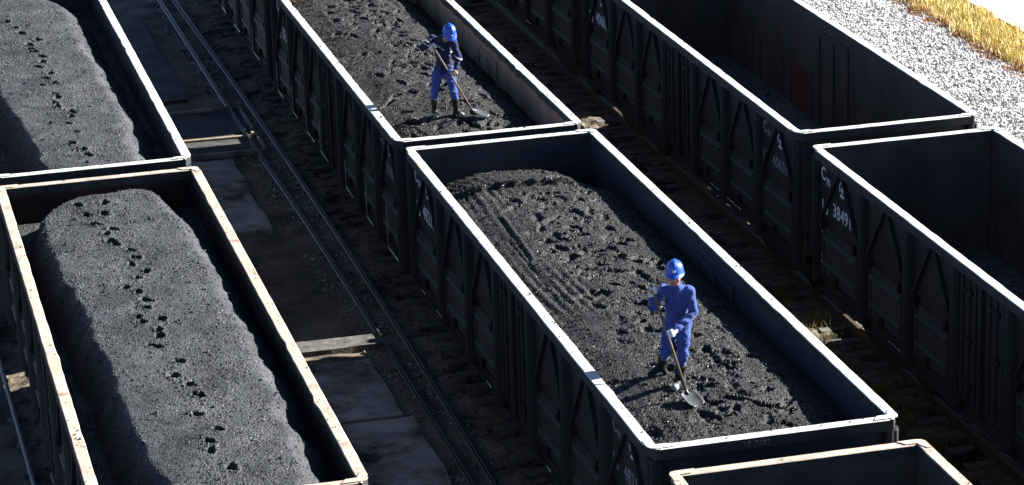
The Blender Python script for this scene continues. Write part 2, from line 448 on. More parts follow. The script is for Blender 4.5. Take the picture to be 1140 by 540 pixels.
x, y, h = tuft_xy(22000, 800, 14.35, 15.6, 4, 26, .09, 2)
tag(blades('dry_grass', x, y, np.full(len(x), -.10), h * RNG.uniform(.16, .42, len(x)), M['drygrass'], 3, .5, .010),
    'sunlit dry yellow grass on the verge beyond the gravel', 'grass', kind='stuff')
x, y, h = tuft_xy(6000, 260, 14.0, 14.5, 4, 26, .07, 6)
tag(blades('russet_grass', x, y, np.full(len(x), -.10), h * RNG.uniform(.10, .30, len(x)), M['redgrass'], 4, .6, .010),
    'low russet dry growth along the edge of the gravel', 'grass', kind='stuff')
x, y, h = tuft_xy(9000, 110, 3.5, 5.0, -9.5, 0.5, .09, 9)
x2, y2, h2 = tuft_xy(1300, 26, 2.4, 4.4, 0.5, 10, .07, 10)
x = np.r_[x, x2]; y = np.r_[y, y2]; h = np.r_[h, h2]
tag(blades('weeds', x, y, np.full(len(x), GZ - .06), h * RNG.uniform(.10, .40, len(x)), M['weed'], 5, .8, .006),
    'dull green weeds growing in the shade beside the right train', 'grass', kind='stuff')

# ---- concrete walkway slabs between left and middle train
def slab(x0, x1, y0, y1, zt, mat, label, tilt=0.0, seed=0):
    rng = random.Random(seed)
    mb = MB()
    pts = []
    k = 7
    for i in range(k): pts.append((x0 + (x1 - x0) * i / (k - 1), y0 + rng.uniform(-.03, .03)))
    for i in range(1, k): pts.append((x1 + rng.uniform(-.05, .05), y0 + (y1 - y0) * i / (k - 1)))
    for i in range(1, k): pts.append((x1 + (x0 - x1) * i / (k - 1), y1 + rng.uniform(-.03, .03)))
    mb.prism([(a, b, -.35) for a, b in pts], (0, 0, .35))
    me = mb.mesh('concrete_slab')
    o = put('concrete_slab', me, mat, None, (0, 0, zt), (tilt, 0, 0))
    return tag(o, label, 'slab', 'concrete walkway slabs between the trains')
slab(-4.7, -2.35, -9.5, -3.35, -.10, M['slab'], 'pale concrete slab at the bottom edge, beside the near left wagon', seed=1)
slab(-4.7, -2.45, -3.25, -0.72, -.10, M['slab'], 'stained concrete slab just in front of the sunlit strip', seed=2)
slab(-4.7, -2.75, 6.6, 11.3, -.12, M['slab'], 'smooth blue grey concrete slab below the framed pit', seed=3)
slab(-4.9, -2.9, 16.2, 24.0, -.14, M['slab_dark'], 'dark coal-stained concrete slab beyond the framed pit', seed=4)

slab(-4.7, -2.05, 0.02, .50, -.13, M['sill'], 'narrow pale concrete strip added between the slabs to brighten the band of sun', seed=6)
# framed pit with cover
pit = tag(empty('drain_pit', (-2.95, 13.5, -.18)), 'dark framed drain pit crossed by a sunlit strip between the trains', 'pit')
hx, hy = .95, 1.65
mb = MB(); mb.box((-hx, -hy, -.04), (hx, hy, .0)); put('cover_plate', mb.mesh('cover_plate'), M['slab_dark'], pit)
for a, b in (((-hx - .07, -hy - .07, -.05), (hx + .07, -hy, .07)), ((-hx - .07, hy, -.05), (hx + .07, hy + .07, .07)),
             ((-hx - .07, -hy, -.05), (-hx, hy, .07)), ((hx, -hy, -.05), (hx + .07, hy, .07))):
    mb = MB(); mb.box(a, b, .012); put('kerb', mb.mesh('kerb'), M['slab'], pit)
mb = MB(); mb.box((-.95, -.035, 0), (.95, .035, .05), .008); 
lath = put('timber_lath', mb.mesh('timber_lath'), M['lath'], None, (-2.95, 12.98, -.178), (0, 0, -.03))
tag(lath, 'thin pale timber lath lying in the sunlit strip on the pit', 'plank')
mb = MB(); mb.box((-.03, -.03, 0), (.03, .03, .14), .008)
tag(put('timber_stub', mb.mesh('timber_stub'), M['lath'], None, (-2.06, 12.9, -.19), (0, 0, .3)), 'short pale timber stub at the right end of the lath', 'wood')

# light steel rails laid along the tracks
def light_rail(pts, label, hw=.021, zt=-.085):
    ys = np.arange(pts[0][1], pts[-1][1], -.5)
    px = np.interp(-ys, [-p[1] for p in pts], [p[0] for p in pts])
    px = np.convolve(np.pad(px, 4, mode='edge'), np.ones(9) / 9, 'valid')
    sec = [(-hw * 1.7, -.11), (hw * 1.7, -.11), (hw * .5, -.085), (hw * .5, -.035), (hw, -.025), (hw, -.004), (hw * .7, 0), (-hw * .7, 0), (-hw, -.004), (-hw, -.025), (-hw * .5, -.035), (-hw * .5, -.085)]
    bm = bmesh.new()
    rings = [[bm.verts.new((x + a, y, zt + b)) for a, b in sec] for x, y in zip(px, ys)]
    for A, B in zip(rings, rings[1:]):
        for k in range(len(sec)): bm.faces.new((A[k], A[(k + 1) % len(sec)], B[(k + 1) % len(sec)], B[k]))
    bm.faces.new(rings[0]); bm.faces.new(list(reversed(rings[-1])))
    bmesh.ops.recalc_face_normals(bm, faces=bm.faces)
    me = bpy.data.meshes.new('light_rail'); bm.to_mesh(me); bm.free()
    tag(put('light_rail', me, M['cable']), label, 'rail', 'light rails laid along the tracks')
light_rail([(-1.95, 31), (-1.88, 25.1), (-1.74, 17.5), (-1.68, 10.8), (-1.66, 4.6), (-1.69, -1.1), (-1.77, -6.5), (-1.9, -14)], 'thin steel rail nearest the middle train, left of its wagons')
light_rail([(-2.24, 31), (-2.20, 21), (-2.18, 15.1), (-2.15, 11), (-2.08, 8.6), (-2.06, 4.7), (-2.05, -.8), (-2.06, -5.8), (-2.15, -14)], 'thin steel rail along the edge of the concrete slabs')
light_rail([(-8.2, 20), (-8.17, 1.1), (-8.15, -1.75), (-8.12, -4.3), (-8.1, -14)], 'thin steel rail at the left edge, beside the near left wagon')
light_rail([(4.45, 26), (4.42, 10), (4.47, 2), (4.45, -5), (4.44, -14)], 'thin steel rail close to the foot of the right train', .02)

# ------------------------------------------------------------------ wagons
TXT = {}
def text_mesh(s, size, shear=0.0):
    key = (s, size)
    if key in TXT: return TXT[key]
    cu = bpy.data.curves.new('lettering', 'FONT')
    cu.body = s; cu.size = size; cu.extrude = 0.0015; cu.space_character = 1.05
    cu.resolution_u = 3; cu.offset = size * .012
    ob = bpy.data.objects.new('tmp_text', cu); COL.objects.link(ob)
    dg = bpy.context.evaluated_depsgraph_get()
    me = bpy.data.meshes.new_from_object(ob.evaluated_get(dg))
    me.name = 'lettering'
    bpy.data.objects.remove(ob); 
    me.materials.clear(); me.materials.append(M['paint_white'])
    TXT[key] = me
    return me

WX_IN, WX_OUT = 1.446, 1.595
CACHE = {}
def cached(key, fn):
    if key not in CACHE: CACHE[key] = fn()
    return CACHE[key]

def side_rail_mesh(L, seed, rimmat):
    """top flange of one side, local outer side is -x; uneven, dented inner and outer edge, rounded outer corners"""
    rng = random.Random(seed)
    hl = L / 2
    ys = np.linspace(-hl, hl, 61)
    R = .11
    bm = bmesh.new()
    rings = []
    for y in ys:
        e = hl - abs(y)
        xo = -WX_OUT + (R - math.sqrt(max(0, R * R - (R - min(e, R)) ** 2)) if e < R else 0)
        dn = rng.gauss(0, .0018); di = rng.gauss(0, .0025) if rng.random() < .93 else rng.gauss(0, .012)
        dz = rng.gauss(0, .0006)
        if e < .2: dn = di = 0
        xi = -WX_IN + di
        xo += dn
        b = .010
        rings.append([bm.verts.new(p) for p in ((xo, y, -.145), (xo, y, -b + dz), (xo + b, y, dz), (xi - b, y, dz), (xi, y, -b + dz), (xi, y, -.145))])
    for A, B in zip(rings, rings[1:]):
        for k in range(6):
            bm.faces.new((A[k], A[(k + 1) % 6], B[(k + 1) % 6], B[k])).material_index = 0 if k in (1, 2, 3) else 1
    for fc in (bm.faces.new(rings[0]), bm.faces.new(list(reversed(rings[-1])))): fc.material_index = 1
    bmesh.ops.recalc_face_normals(bm, faces=bm.faces)
    me = bpy.data.meshes.new('top_rail'); bm.to_mesh(me); bm.free()
    me.materials.append(rimmat); me.materials.append(M['rim_side'])
    return me

def bays(L):
    k = L / 13.3
    edge = [L / 2 - .11, L / 2 - 2.12 * k, L / 2 - 3.95 * k, L / 2 - 5.72 * k]
    return edge + [-e for e in reversed(edge)]

def make_wagon(name, label, cx, yfar, L, dz, inside, rimmat, number, seed, weather=None, grp='open-topped coal wagons', rusty=None, pale=False, low_bounce=None):
    """cx: track centre, yfar: y of the far outer rim edge"""
    w = tag(empty(name, (cx, yfar - L / 2, 0)), label, 'wagon', grp)
    hl = L / 2
    H = RIM
    off = (0, 0, dz)
    def part(nm, key, fn, mat, loc=(0, 0, 0), rot=None, parent=None):
        me = cached(key + (mat.name,), fn)
        return put(nm, me, mat, parent or w, (loc[0], loc[1], loc[2] + (dz if parent is None else 0)), rot)
    part('floor', ('floor', L), lambda: MB().box((-WX_IN - .02, -hl + .15, 1.05), (WX_IN + .02, hl - .15, 1.09)).mesh('floor'), M['floor'])
    py = bays(L)
    for s in (-1, 1):
        rz = 0 if s == -1 else math.pi       # built for the -x side, turned for the +x side
        rot = (0, 0, rz)
        # sheet: inner skin in the inside colour, outer skin in black
        part('inner_sheet', ('insheet', L), lambda: MB().box((-WX_IN - .008, -hl + .147, 1.0), (-WX_IN, hl - .147, H - .12)).mesh('inner_sheet'), (low_bounce if s == -1 and low_bounce else inside), rot=rot)
        part('side_wall', ('outsheet', L), lambda: MB().box((-WX_IN - .024, -hl + .14, 0.98), (-WX_IN - .010, hl - .14, H - .12)).mesh('side_wall'), M['black'], rot=rot)
        part('top_rail', ('rail', L, seed, s), lambda: side_rail_mesh(L, seed * 7 + s, rimmat), rimmat, (0, 0, H), rot)
        part('side_sill', ('sill', L), lambda: MB().prism([(-1.50, -hl + .1, .84), (-1.50, -hl + .1, .87), (-1.44, -hl + .1, .88), (-1.44, -hl + .1, 1.04), (-1.50, -hl + .1, 1.05), (-1.50, -hl + .1, 1.075), (-1.40, -hl + .1, 1.075), (-1.40, -hl + .1, .84)], (0, L - .2, 0)).mesh('side_sill'), M['black'], rot=rot)
        for i, y in enumerate(py):
            hw = .06 if i in (0, 7) else .10
            part('side_post', ('post', hw), lambda: MB().prism([(-1.471, -hw - .03, 0), (-1.472, hw + .03, 0), (-1.535, hw + .01, 0), (-1.582, hw - .03, 0), (-1.582, -hw + .03, 0), (-1.535, -hw - .01, 0)], (0, 0, H - .146 - .90)).mesh('side_post'), M['post'], (0, y, .90) if s == -1 else (0, -y, .90), rot)
        for i in range(7):
            y0, y1 = py[i], py[i + 1]
            if s == 1: y0, y1 = -py[i], -py[i + 1]
            yc = (y0 + y1) / 2; wd = abs(y1 - y0)
            if i != 3:
                for k in (-1, 1):
                    def br(wd=wd, k=k):
                        ax, fx = k * .05, k * (wd / 2 - .14)
                        return MB().prism([(-1.473, ax - .035, 2.985), (-1.473, ax + .035, 2.985), (-1.473, fx + .03, 1.99), (-1.473, fx - .03, 1.99)], (-.055, 0, 0)).mesh('brace')
                    part('brace', ('brace', round(wd, 3), k), br, M['post'], (0, yc, 0), rot)
                def dr(wd=wd):
                    h = wd / 2 - .24
                    mb = MB().box((-1.492, -h, 1.11), (-1.471, h, 1.93), .004)
                    mb.box((-1.515, -h + .02, 1.11), (-1.492, -h + .07, 1.93)); mb.box((-1.515, h - .07, 1.11), (-1.492, h - .02, 1.93))
                    return mb.mesh('lower_door')
                d = part('lower_door', ('ldoor', round(wd, 3)), dr, M['door'], (0, yc, 0), rot)
                for zb in (1.30, 1.74):
                    def bar(wd=wd):
                        h = wd / 2 - .32
                        return MB().prism([(-1.4925, -h, -.05), (-1.52, -h, -.035), (-1.535, -h, 0), (-1.52, -h, .035), (-1.4925, -h, .05)], (0, 2 * h, 0)).mesh('door_bar')
                    part('door_bar', ('dbar', round(wd, 3)), bar, M['door'], (0, 0, zb), None, d)
                for k in (-1, 1):
                    part('hinge', ('hinge',), lambda: MB().box((-1.56, -.035, -.07), (-1.493, .035, .10), .01).box((-1.575, -.05, -.02), (-1.54, .05, .02)).mesh('hinge'), M['iron'], (0, k * (wd / 2 - .30), 1.95), None, d)
                part('latch', ('latch',), lambda: MB().box((-1.56, -.04, -.1), (-1.4935, .04, .06), .012).mesh('latch'), M['iron'], (0, 0.12, 1.17), None, d)
                # inner face of the lower door, slightly recessed frame seen from inside
                def ind(wd=wd):
                    h = wd / 2 - .22
                    mb = MB()
                    mb.box((-WX_IN, -h, 1.10), (-WX_IN + .016, -h + .05, 1.97)); mb.box((-WX_IN, h - .05, 1.10), (-WX_IN + .016, h, 1.97))
                    mb.box((-WX_IN, -h + .05, 1.92), (-WX_IN + .016, h - .05, 1.97))
                    return mb.mesh('inner_door_frame')
                part('inner_door_frame', ('indoor', round(wd, 3)), ind, inside, (0, yc, 0), rot)
                def inp(wd=wd):
                    h = wd / 2 - .30
                    return MB().box((-WX_IN + .0005, -h, 1.16), (-WX_IN + .010, h, 1.88), .003).mesh('inner_door')
                part('inner_door', ('inpanel', round(wd, 3)), inp, M['in_rust'] if (rusty == i and s == 1) else inside, (0, yc, 0), rot)
            else:
                for k in (-1, 1):
                    def mdr(wd=wd):
                        h = wd / 4 - .055
                        mb = MB().box((-1.50, -h, 1.10), (-1.471, h, 2.95), .004)
                        for q in (-.55, .0, .55):
                            mb.box((-1.53, q * h - .03, 1.14), (-1.50, q * h + .03, 2.91))
                        return mb.mesh('middle_door')
                    d = part('middle_door', ('mdoor', round(wd, 3)), mdr, M['black'], (0, yc + k * wd / 4, 0), rot)
                    for zb in (1.35, 2.05, 2.75):
                        part('hinge', ('mhinge',), lambda: MB().box((-1.56, -.16, -.03), (-1.531, .16, .03), .008).mesh('hinge'), M['iron'], (0, 0, zb), None, d)
                part('door_divider', ('mdiv',), lambda: MB().box((-1.565, -.05, 1.0), (-1.472, .05, H - .146), .012).mesh('door_divider'), M['post'], (0, yc, 0), rot)
                def imd(wd=wd):
                    mb = MB()
                    for q in (-wd / 2 + .10, -.045, wd / 2 - .19):
                        mb.box((-WX_IN, q, 1.10), (-WX_IN + .03, q + .09, 2.90))
                    mb.box((-WX_IN, -wd / 2 + .19, 2.82), (-WX_IN + .03, -.045, 2.90)); mb.box((-WX_IN, .045, 2.82), (-WX_IN + .03, wd / 2 - .19, 2.90))
                    return mb.mesh('inner_door_frame')
                part('inner_door_frame', ('imdoor', round(wd, 3)), imd, inside, (0, yc, 0), rot)
    # pale irregular strips along the foot of the side sheet
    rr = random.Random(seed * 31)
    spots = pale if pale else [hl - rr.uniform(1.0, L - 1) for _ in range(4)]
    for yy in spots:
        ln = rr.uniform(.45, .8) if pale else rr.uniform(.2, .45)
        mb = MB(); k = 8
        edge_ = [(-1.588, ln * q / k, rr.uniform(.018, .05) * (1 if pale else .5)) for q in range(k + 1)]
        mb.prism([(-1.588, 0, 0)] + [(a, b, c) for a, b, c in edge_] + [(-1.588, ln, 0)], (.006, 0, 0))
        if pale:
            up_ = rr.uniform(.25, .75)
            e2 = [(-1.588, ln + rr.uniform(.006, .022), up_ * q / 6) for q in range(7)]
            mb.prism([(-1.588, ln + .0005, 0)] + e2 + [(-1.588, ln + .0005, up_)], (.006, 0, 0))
        put('pale_edge', mb.mesh('pale_edge'), M['pale_ledge'], w, (0, yy, 1.03 + dz))
    # ends
    for s in (-1, 1):
        rot = (0, 0, 0 if s == -1 else math.pi)
        part('end_wall', ('end', L), lambda: MB().box((-WX_IN - .008, -hl + .122, 1.0), (WX_IN + .008, -hl + .146, H - .12)).mesh('end_wall'), inside, rot=rot)
        def ribs(): return None
        for k, zb in enumerate((1.25, 1.75, 2.25, 2.72)):
            part('end_rib', ('erib', L), lambda: MB().prism([(-1.40, -hl + .121, -.07), (-1.40, -hl + .06, -.045), (-1.40, -hl + .045, 0), (-1.40, -hl + .06, .045), (-1.40, -hl + .121, .07)], (2.8, 0, 0)).mesh('end_rib'), M['black'], (0, 0, zb), rot)
        for k in (-1, 1):
            part('corner_post', ('cpost', L, k), lambda: MB().box((k * 1.405, -hl + .03, .9), (k * 1.56, -hl + .155, H - .146), .02).mesh('corner_post'), M['post'], rot=rot)
        def er():
            rng = random.Random(seed + 5 * s)
            bm = bmesh.new(); rings = []
            for x in np.linspace(-WX_IN + .003, WX_IN - .003, 21):
                a, c = rng.gauss(0, .0015), rng.gauss(0, .0025)
                z = rng.gauss(0, .0006)
                yo, yi, b = -hl + .004 + a, -hl + .149 + c, .010
                rings.append([bm.verts.new(p) for p in ((x, yo, -.145), (x, yo, -b + z), (x, yo + b, z), (x, yi - b, z), (x, yi, -b + z), (x, yi, -.145))])
            for A, B in zip(rings, rings[1:]):
                for q in range(6): bm.faces.new((A[q], A[(q + 1) % 6], B[(q + 1) % 6], B[q])).material_index = 0 if q in (1, 2, 3) else 1
            bm.faces.new(rings[0]); bm.faces.new(list(reversed(rings[-1])))
            bmesh.ops.recalc_face_normals(bm, faces=bm.faces)
            me = bpy.data.meshes.new('end_rail'); bm.to_mesh(me); bm.free()
            me.materials.append(rimmat); me.materials.append(M['rim_side'])
            return me
        part('end_rail', ('erail', L, seed, s), er, rimmat, (0, 0, H - .004), rot)
        for k in (-1, 1):
            def cp(k=k):
                pts = [(-WX_OUT + .02, -hl + .30), (-WX_OUT + .02, -hl + .10), (-WX_OUT + .05, -hl + .04), (-WX_OUT + .11, -hl + .02), (-WX_IN + .20, -hl + .02),
                       (-WX_IN + .13, -hl + .13), (-WX_IN - .012, -hl + .135), (-WX_IN - .02, -hl + .18), (-WX_IN - .07, -hl + .30)]
                return MB().prism([(-k * x if k == 1 else x, y, 0) for x, y in pts], (0, 0, .007)).mesh('corner_plate')
            part('corner_plate', ('cplate', L, k), cp, rimmat, (0, 0, H + .003), rot)
        # coupler
        part('coupler', ('coup', L), lambda: MB().box((-.09, -hl - .20, .78), (.09, -hl + .2, .98), .02).box((-.15, -hl - .33, .74), (.15, -hl - .12, 1.02), .04).mesh('coupler'), M['iron'], rot=rot)
    part('underframe', ('under', L), lambda: MB().box((-.18, -hl + .1, .72), (.18, hl - .1, 1.045)).box((-1.38, -hl * .68 - .25, .84), (1.38, -hl * .68 + .25, 1.04)).box((-1.38, hl * .68 - .25, .84), (1.38, hl * .68 + .25, 1.04)).box((-1.38, -.12, .88), (1.38, .12, 1.04)).mesh('underframe'), M['iron'])
    for yb in (-hl * .68, hl * .68):
        def bog():
            mb = MB()
            for k in (-1, 1):
                mb.prism([(k * 1.0, -1.15, .50), (k * 1.0, -1.15, .62), (k * 1.0, -.45, .80), (k * 1.0, .45, .80), (k * 1.0, 1.15, .62), (k * 1.0, 1.15, .50), (k * 1.0, .4, .26), (k * 1.0, -.4, .26)], (k * .13, 0, 0))
                mb.tube([(k * 1.02, -.18, .3), (k * 1.02, -.18, .6)], .06, 8)
            mb.box((-1.0, -.2, .42), (1.0, .2, .70))
            return mb.mesh('bogie')
        b = put('bogie', cached(('bogie',), bog), M['iron'], w, (0, yb, 0))
        for yw in (-.875, .875):
            def wh():
                mb = MB()
                for k in (-1, 1):
                    mb.tube([(k * .72, 0, 0), (k * .735, 0, 0)], .445, 28); mb.tube([(k * .735, 0, 0), (k * .83, 0, 0)], .42, 28)
                mb.tube([(-.72, 0, 0), (.72, 0, 0)], .08, 10)
                return mb.mesh('wheelset')
            put('wheelset', cached(('wheelset',), wh), M['iron'], b, (0, yw, .42))
    # lettering on the left side, near both ends
    TR = Matrix(((0, 0, -1), (-1, 0, 0), (0, 1, 0))).to_4x4()
    def lett(s, size, dist, zz, near=False, xo=-1.4725):
        me = text_mesh(s, size)
        if near:
            me = cached(('near', s, size), lambda: text_mesh(s, size).copy())
            me.materials.clear(); me.materials.append(M['half_faded'])
        o = put('lettering', me, None, w)
        y = hl - dist if not near else -hl + dist
        o.matrix_local = Matrix.Translation((xo, y, zz + dz)) @ TR
        return o
    if number:
        a, b = number
        for near in (False, True):
            if not near:
                lett('C', .30, .20, H - .48); lett('70', .17, .42, H - .53)
                lett(a, .31, .20, H - 1.02); lett(b, .32, .72, H - .96)
                d0 = 1.12
            else:
                lett('C', .28, 1.9, H - .46, True); lett('70', .16, 1.70, H - .50, True)
                lett(a, .28, 1.95, H - .95, True); lett(b, .28, 1.42, H - .93, True)
                d0 = 1.05
            # railway emblem: arc over a rail section
            def emb():
                mb = MB()
                P = [(math.cos(math.radians(t)) * .11, math.sin(math.radians(t)) * .11, 0) for t in range(-30, 215, 15)]
                for q in range(len(P) - 1):
                    p0, p1 = Vector(P[q]), Vector(P[q + 1])
                    mb.prism([p0 * .88, p0 * 1.12, p1 * 1.12, p1 * .88], (0, 0, .002))
                mb.box((-.02, .09, 0), (.02, .16, .002)); mb.box((-.05, -.02, 0), (.05, .02, .002)); mb.box((-.018, -.09, 0), (.018, -.0205, .002)); mb.box((-.08, -.13, 0), (.08, -.0905, .002))
                return mb.mesh('railway_emblem')
            o = put('railway_emblem', cached(('emblem',), emb), M['paint_white'], w)
            o.matrix_local = Matrix.Translation((-1.4725, (hl - d0) if not near else (-hl + d0), H - .42 + dz)) @ TR
            for q, (zz, tx) in enumerate(((1.88, '70 t'), (1.76, '77 m'), (1.36, '23'), (1.26, '8'))):
                lett(tx, .085, .22 if not near else .55, zz, near)
    return w

g = 13.976 - 13.3
G = 'open-topped coal wagons'
wB = make_wagon('coal_wagon', 'full wagon at centre carrying the worker whose one arm is raised', 0, 0, 13.3, 0, M['in_blue'], M['rim'], ('16', '48215'), 1)
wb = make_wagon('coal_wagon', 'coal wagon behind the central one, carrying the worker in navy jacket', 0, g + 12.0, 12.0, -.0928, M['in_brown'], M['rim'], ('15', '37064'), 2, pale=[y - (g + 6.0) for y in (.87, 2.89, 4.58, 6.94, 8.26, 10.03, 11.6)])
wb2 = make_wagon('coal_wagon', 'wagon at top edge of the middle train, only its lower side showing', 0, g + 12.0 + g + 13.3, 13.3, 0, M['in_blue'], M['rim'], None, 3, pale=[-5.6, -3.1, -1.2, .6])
we = make_wagon('coal_wagon', 'empty wagon at the bottom edge, only its far rim corner showing', 0, -13.976, 13.3, 0, M['in_navy'], M['rim_cream'], ('16', '10392'), 4)
wA = make_wagon('coal_wagon', 'near left wagon with dusty cream rim, heaped with grey coal', -6.468, .1501, 13.3, 0, M['in_red'], M['rim_cream'], ('16', '22871'), 5, low_bounce=M['in_low_bounce'])
wa = make_wagon('coal_wagon', 'far left wagon at the top left corner, heaped with grey coal', -6.468, .1501 + g + 13.3, 13.3, -.0592, M['in_blue'], M['rim'], None, 6)
wD = make_wagon('coal_wagon', 'empty black wagon at the right edge marked C70 16 38491', 6.0994, -2.1419, 13.3, 0, M['in_navy'], M['rim'], ('16', '38491'), 7)
wd = make_wagon('coal_wagon', 'empty black wagon at top right with rust-red door inside', 6.0994, -2.1419 + g + 12.7, 12.7, .0115, M['in_navy'], M['rim'], ('15', '40603'), 8, rusty=4)
wd2 = make_wagon('coal_wagon', 'wagon at top edge of the right train, mostly out of view', 6.0994, -2.1419 + g + 12.7 + g + 13.3, 13.3, 0, M['in_navy'], M['rim'], ('16', '02957'), 9)

# faint stencil marks on the near end rail of the central wagon
me = text_mesh('15 7482', .10).copy(); me.materials.clear(); me.materials.append(M['faded'])
o = put('lettering', me, None, wB)
o.matrix_local = Matrix.Translation((-.42, -6.65 - .0005, RIM - .125)) @ Matrix(((1, 0, 0), (0, 0, -1), (0, 1, 0))).to_4x4()

# ------------------------------------------------------------------ coal
def pits(X, Y, Z, lst, dirn=None):
    """lst: (x, y, rx, ry, depth, angle)"""
    for (px, py, rx, ry, d, a) in lst:
        R = max(rx, ry) * 2.2
        m = (abs(X - px) < R) & (abs(Y - py) < R)
        if not m.any(): continue
        dx = X[m] - px; dy = Y[m] - py
        u = dx * math.cos(a) + dy * math.sin(a); v = -dx * math.sin(a) + dy * math.cos(a)
        q = np.sqrt((u / rx) ** 2 + (v / ry) ** 2) * (1 + .28 * vnoise(X[m] * 22, Y[m] * 22, int(px * 100) % 97) + .12 * vnoise(X[m] * 47, Y[m] * 47, 3))
        f = -d * np.clip(1.25 - q ** 2 * 1.25, 0, 1) + d * .08 * np.exp(-((q - 1.25) / .28) ** 2)
        Z[m] += f
    return Z

COALZ = {}
def coal_load(key, label, cx, y0, y1, zrim, base, mat, lst, seed, rough, lumps, lumpsize, grooves=(), steps=()):
    """height field between the wagon's walls. base(X, Y) gives the height below the rim"""
    st = .021
    xs = np.arange(-WX_IN + .003, WX_IN, st); xs[-1] = WX_IN - .003
    ys = np.arange(y0, y1, st)
    X, Y = np.meshgrid(xs, ys)
    Z = base(X, Y)
    Z += .016 * fbm(X * 1.6, Y * 1.6, 3, seed)
    Z += rough * (.013 * fbm(X * 5, Y * 5, 3, seed + 9) + .006 * fbm(X * 14, Y * 14, 2, seed + 17))
    rng = np.random.default_rng(seed)
    Z += rng.normal(0, .0038, Z.shape) * (0.8 + .5 * vnoise(X * 2, Y * 2, seed + 3))
    pits(X, Y, Z, lst)
    for (ax, ay, bx, by, wd, dp) in grooves:
        dx, dy = bx - ax, by - ay; L2 = dx * dx + dy * dy
        t = np.clip(((X - ax) * dx + (Y - ay) * dy) / L2, 0, 1)
        sd_ = ((X - ax) * dy - (Y - ay) * dx) / math.sqrt(L2)
        dd = np.sqrt((X - ax - t * dx) ** 2 + (Y - ay - t * dy) ** 2)
        Z += -dp * np.exp(-(dd / wd) ** 2) + dp * .5 * np.exp(-((dd - 2 * wd) / wd) ** 2) * (sd_ < 0)
    if steps:
        for (ax, ay, bx, by, hh) in steps:           # raked-off step facing the near end
            ln = ay + (X - ax) * (by - ay) / (bx - ax) + .012 * vnoise(X * 9, X * 0, 5)
            d = Y - ln
            e = np.clip(np.minimum(X - min(ax, bx), max(ax, bx) - X) / .12, 0, 1)
            Z += hh * e * np.clip(d / .02 + .5, 0, 1) * np.exp(-np.clip(d, 0, 9) / .55)
    Z = np.clip(Z, -1.9, .35)
    n = len(xs); I = (np.arange(len(ys) - 1)[:, None] * n + np.arange(n - 1)[None, :]).ravel()
    o = put('coal_load', mesh_np('coal_load', np.stack([X.ravel(), Y.ravel(), Z.ravel()], 1), np.stack([I, I + 1, I + n + 1, I + n], 1), False), mat, None, (cx, 0, zrim))
    tag(o, label, 'coal', 'loads of coal in the wagons')
    COALZ[key] = (xs, ys, Z, cx, zrim)
    ix = rng.integers(0, len(xs), lumps); iy = rng.integers(0, len(ys), lumps)
    S = lumpsize * rng.lognormal(0, .45, lumps)
    # lumps gather at the foot of the slopes
    P = np.stack([xs[ix] + rng.uniform(-.01, .01, lumps), ys[iy] + rng.uniform(-.01, .01, lumps), Z[iy, ix] + S * .15], 1)
    stones('coal_lumps', P, np.clip(S, .006, .06), mat, o, seed + 50)
    return o

def coal_z(key, x, y):
    xs, ys, Z, cx, zr = COALZ[key]
    i = int(np.clip(round((x - cx - xs[0]) / .021), 0, len(xs) - 1)); j = int(np.clip(round((y - ys[0]) / .021), 0, len(ys) - 1))
    return float(np.median(Z[max(0, j - 3):j + 4, max(0, i - 3):i + 4])) + zr

def edge_noise(Y, seed, a=.05):
    return a * vnoise(Y * 1.7, Y * 0 + 3, seed) + a * .5 * vnoise(Y * 4.3, Y * 0 + 8, seed + 1)

def heap(top, lx, rx, far, near, sl, sr, sf, floor=-.95, seed=0):
    """flat-topped heap: lx, rx = polylines [(y, x)] of the left and right shoulders; sl, sr, sf slopes"""
    ly, lv = zip(*sorted(lx)); ry, rv = zip(*sorted(rx))
    def f(X, Y):
        L = np.interp(Y, ly, lv) + edge_noise(Y, seed); R = np.interp(Y, ry, rv) + edge_noise(Y, seed + 5)
        Fe = far + .15 * vnoise(X * 1.3, X * 0, seed + 9) - 1.1 * np.clip(np.abs(X - .05) - .2, 0, 2) ** 1.6
        d = [(L - X) * sl, (X - R) * sr, (Y - Fe) * sf, (near - Y) * .5]
        k = .028
        z = -.03 * (X / .9) ** 2 + .02 * vnoise(X * .7, Y * .5, seed + 2)
        for q in d:
            z = z - (np.logaddexp(0, q / k) * k - 0)
        return np.maximum(top + z + .03, floor)
    return f

# A : near left wagon, footprints in a winding row
fpA = [(-.47, -1.34), (-.33, -2.32), (-.14, -1.93), (-.10, -2.71), (-.21, -3.27), (.01, -3.83), (-.05, -4.41), (.11, -4.80), (-.26, -5.42), (-.06, -6.07), (-.25, -6.71),
       (-.06, -7.27), (-.17, -7.88), (.04, -8.54), (-.11, -9.05), (.08, -9.78), (-.02, -10.48), (.14, -11.09), (-.05, -11.74), (.10, -12.34), (-.07, -1.39)]
fpa = [(-.43, 11.44), (-.25, 10.31), (-.09, 10.88), (-.19, 9.03), (-.01, 9.68), (-.21, 7.71), (-.07, 8.42), (-.27, 6.32), (-.04, 7.08), (-.10, 5.67), (-.16, 5.12), (.06, 4.48),
       (-.10, 3.73), (-.02, 3.10), (-.14, 2.46), (.01, 1.73)]
def prints(lst, d=.15):
    r = random.Random(3)
    lst = list(lst)
    for (x0, y0), (x1, y1) in zip(list(lst), lst[1:]):
        if r.random() < .55: lst.append(((x0 + x1) / 2 + r.uniform(-.09, .09), (y0 + y1) / 2 + r.uniform(-.1, .1)))
    return [(x, y, r.uniform(.05, .072), r.uniform(.09, .14), d * r.uniform(.85, 1.3), r.uniform(-.1, .75)) for x, y in lst]
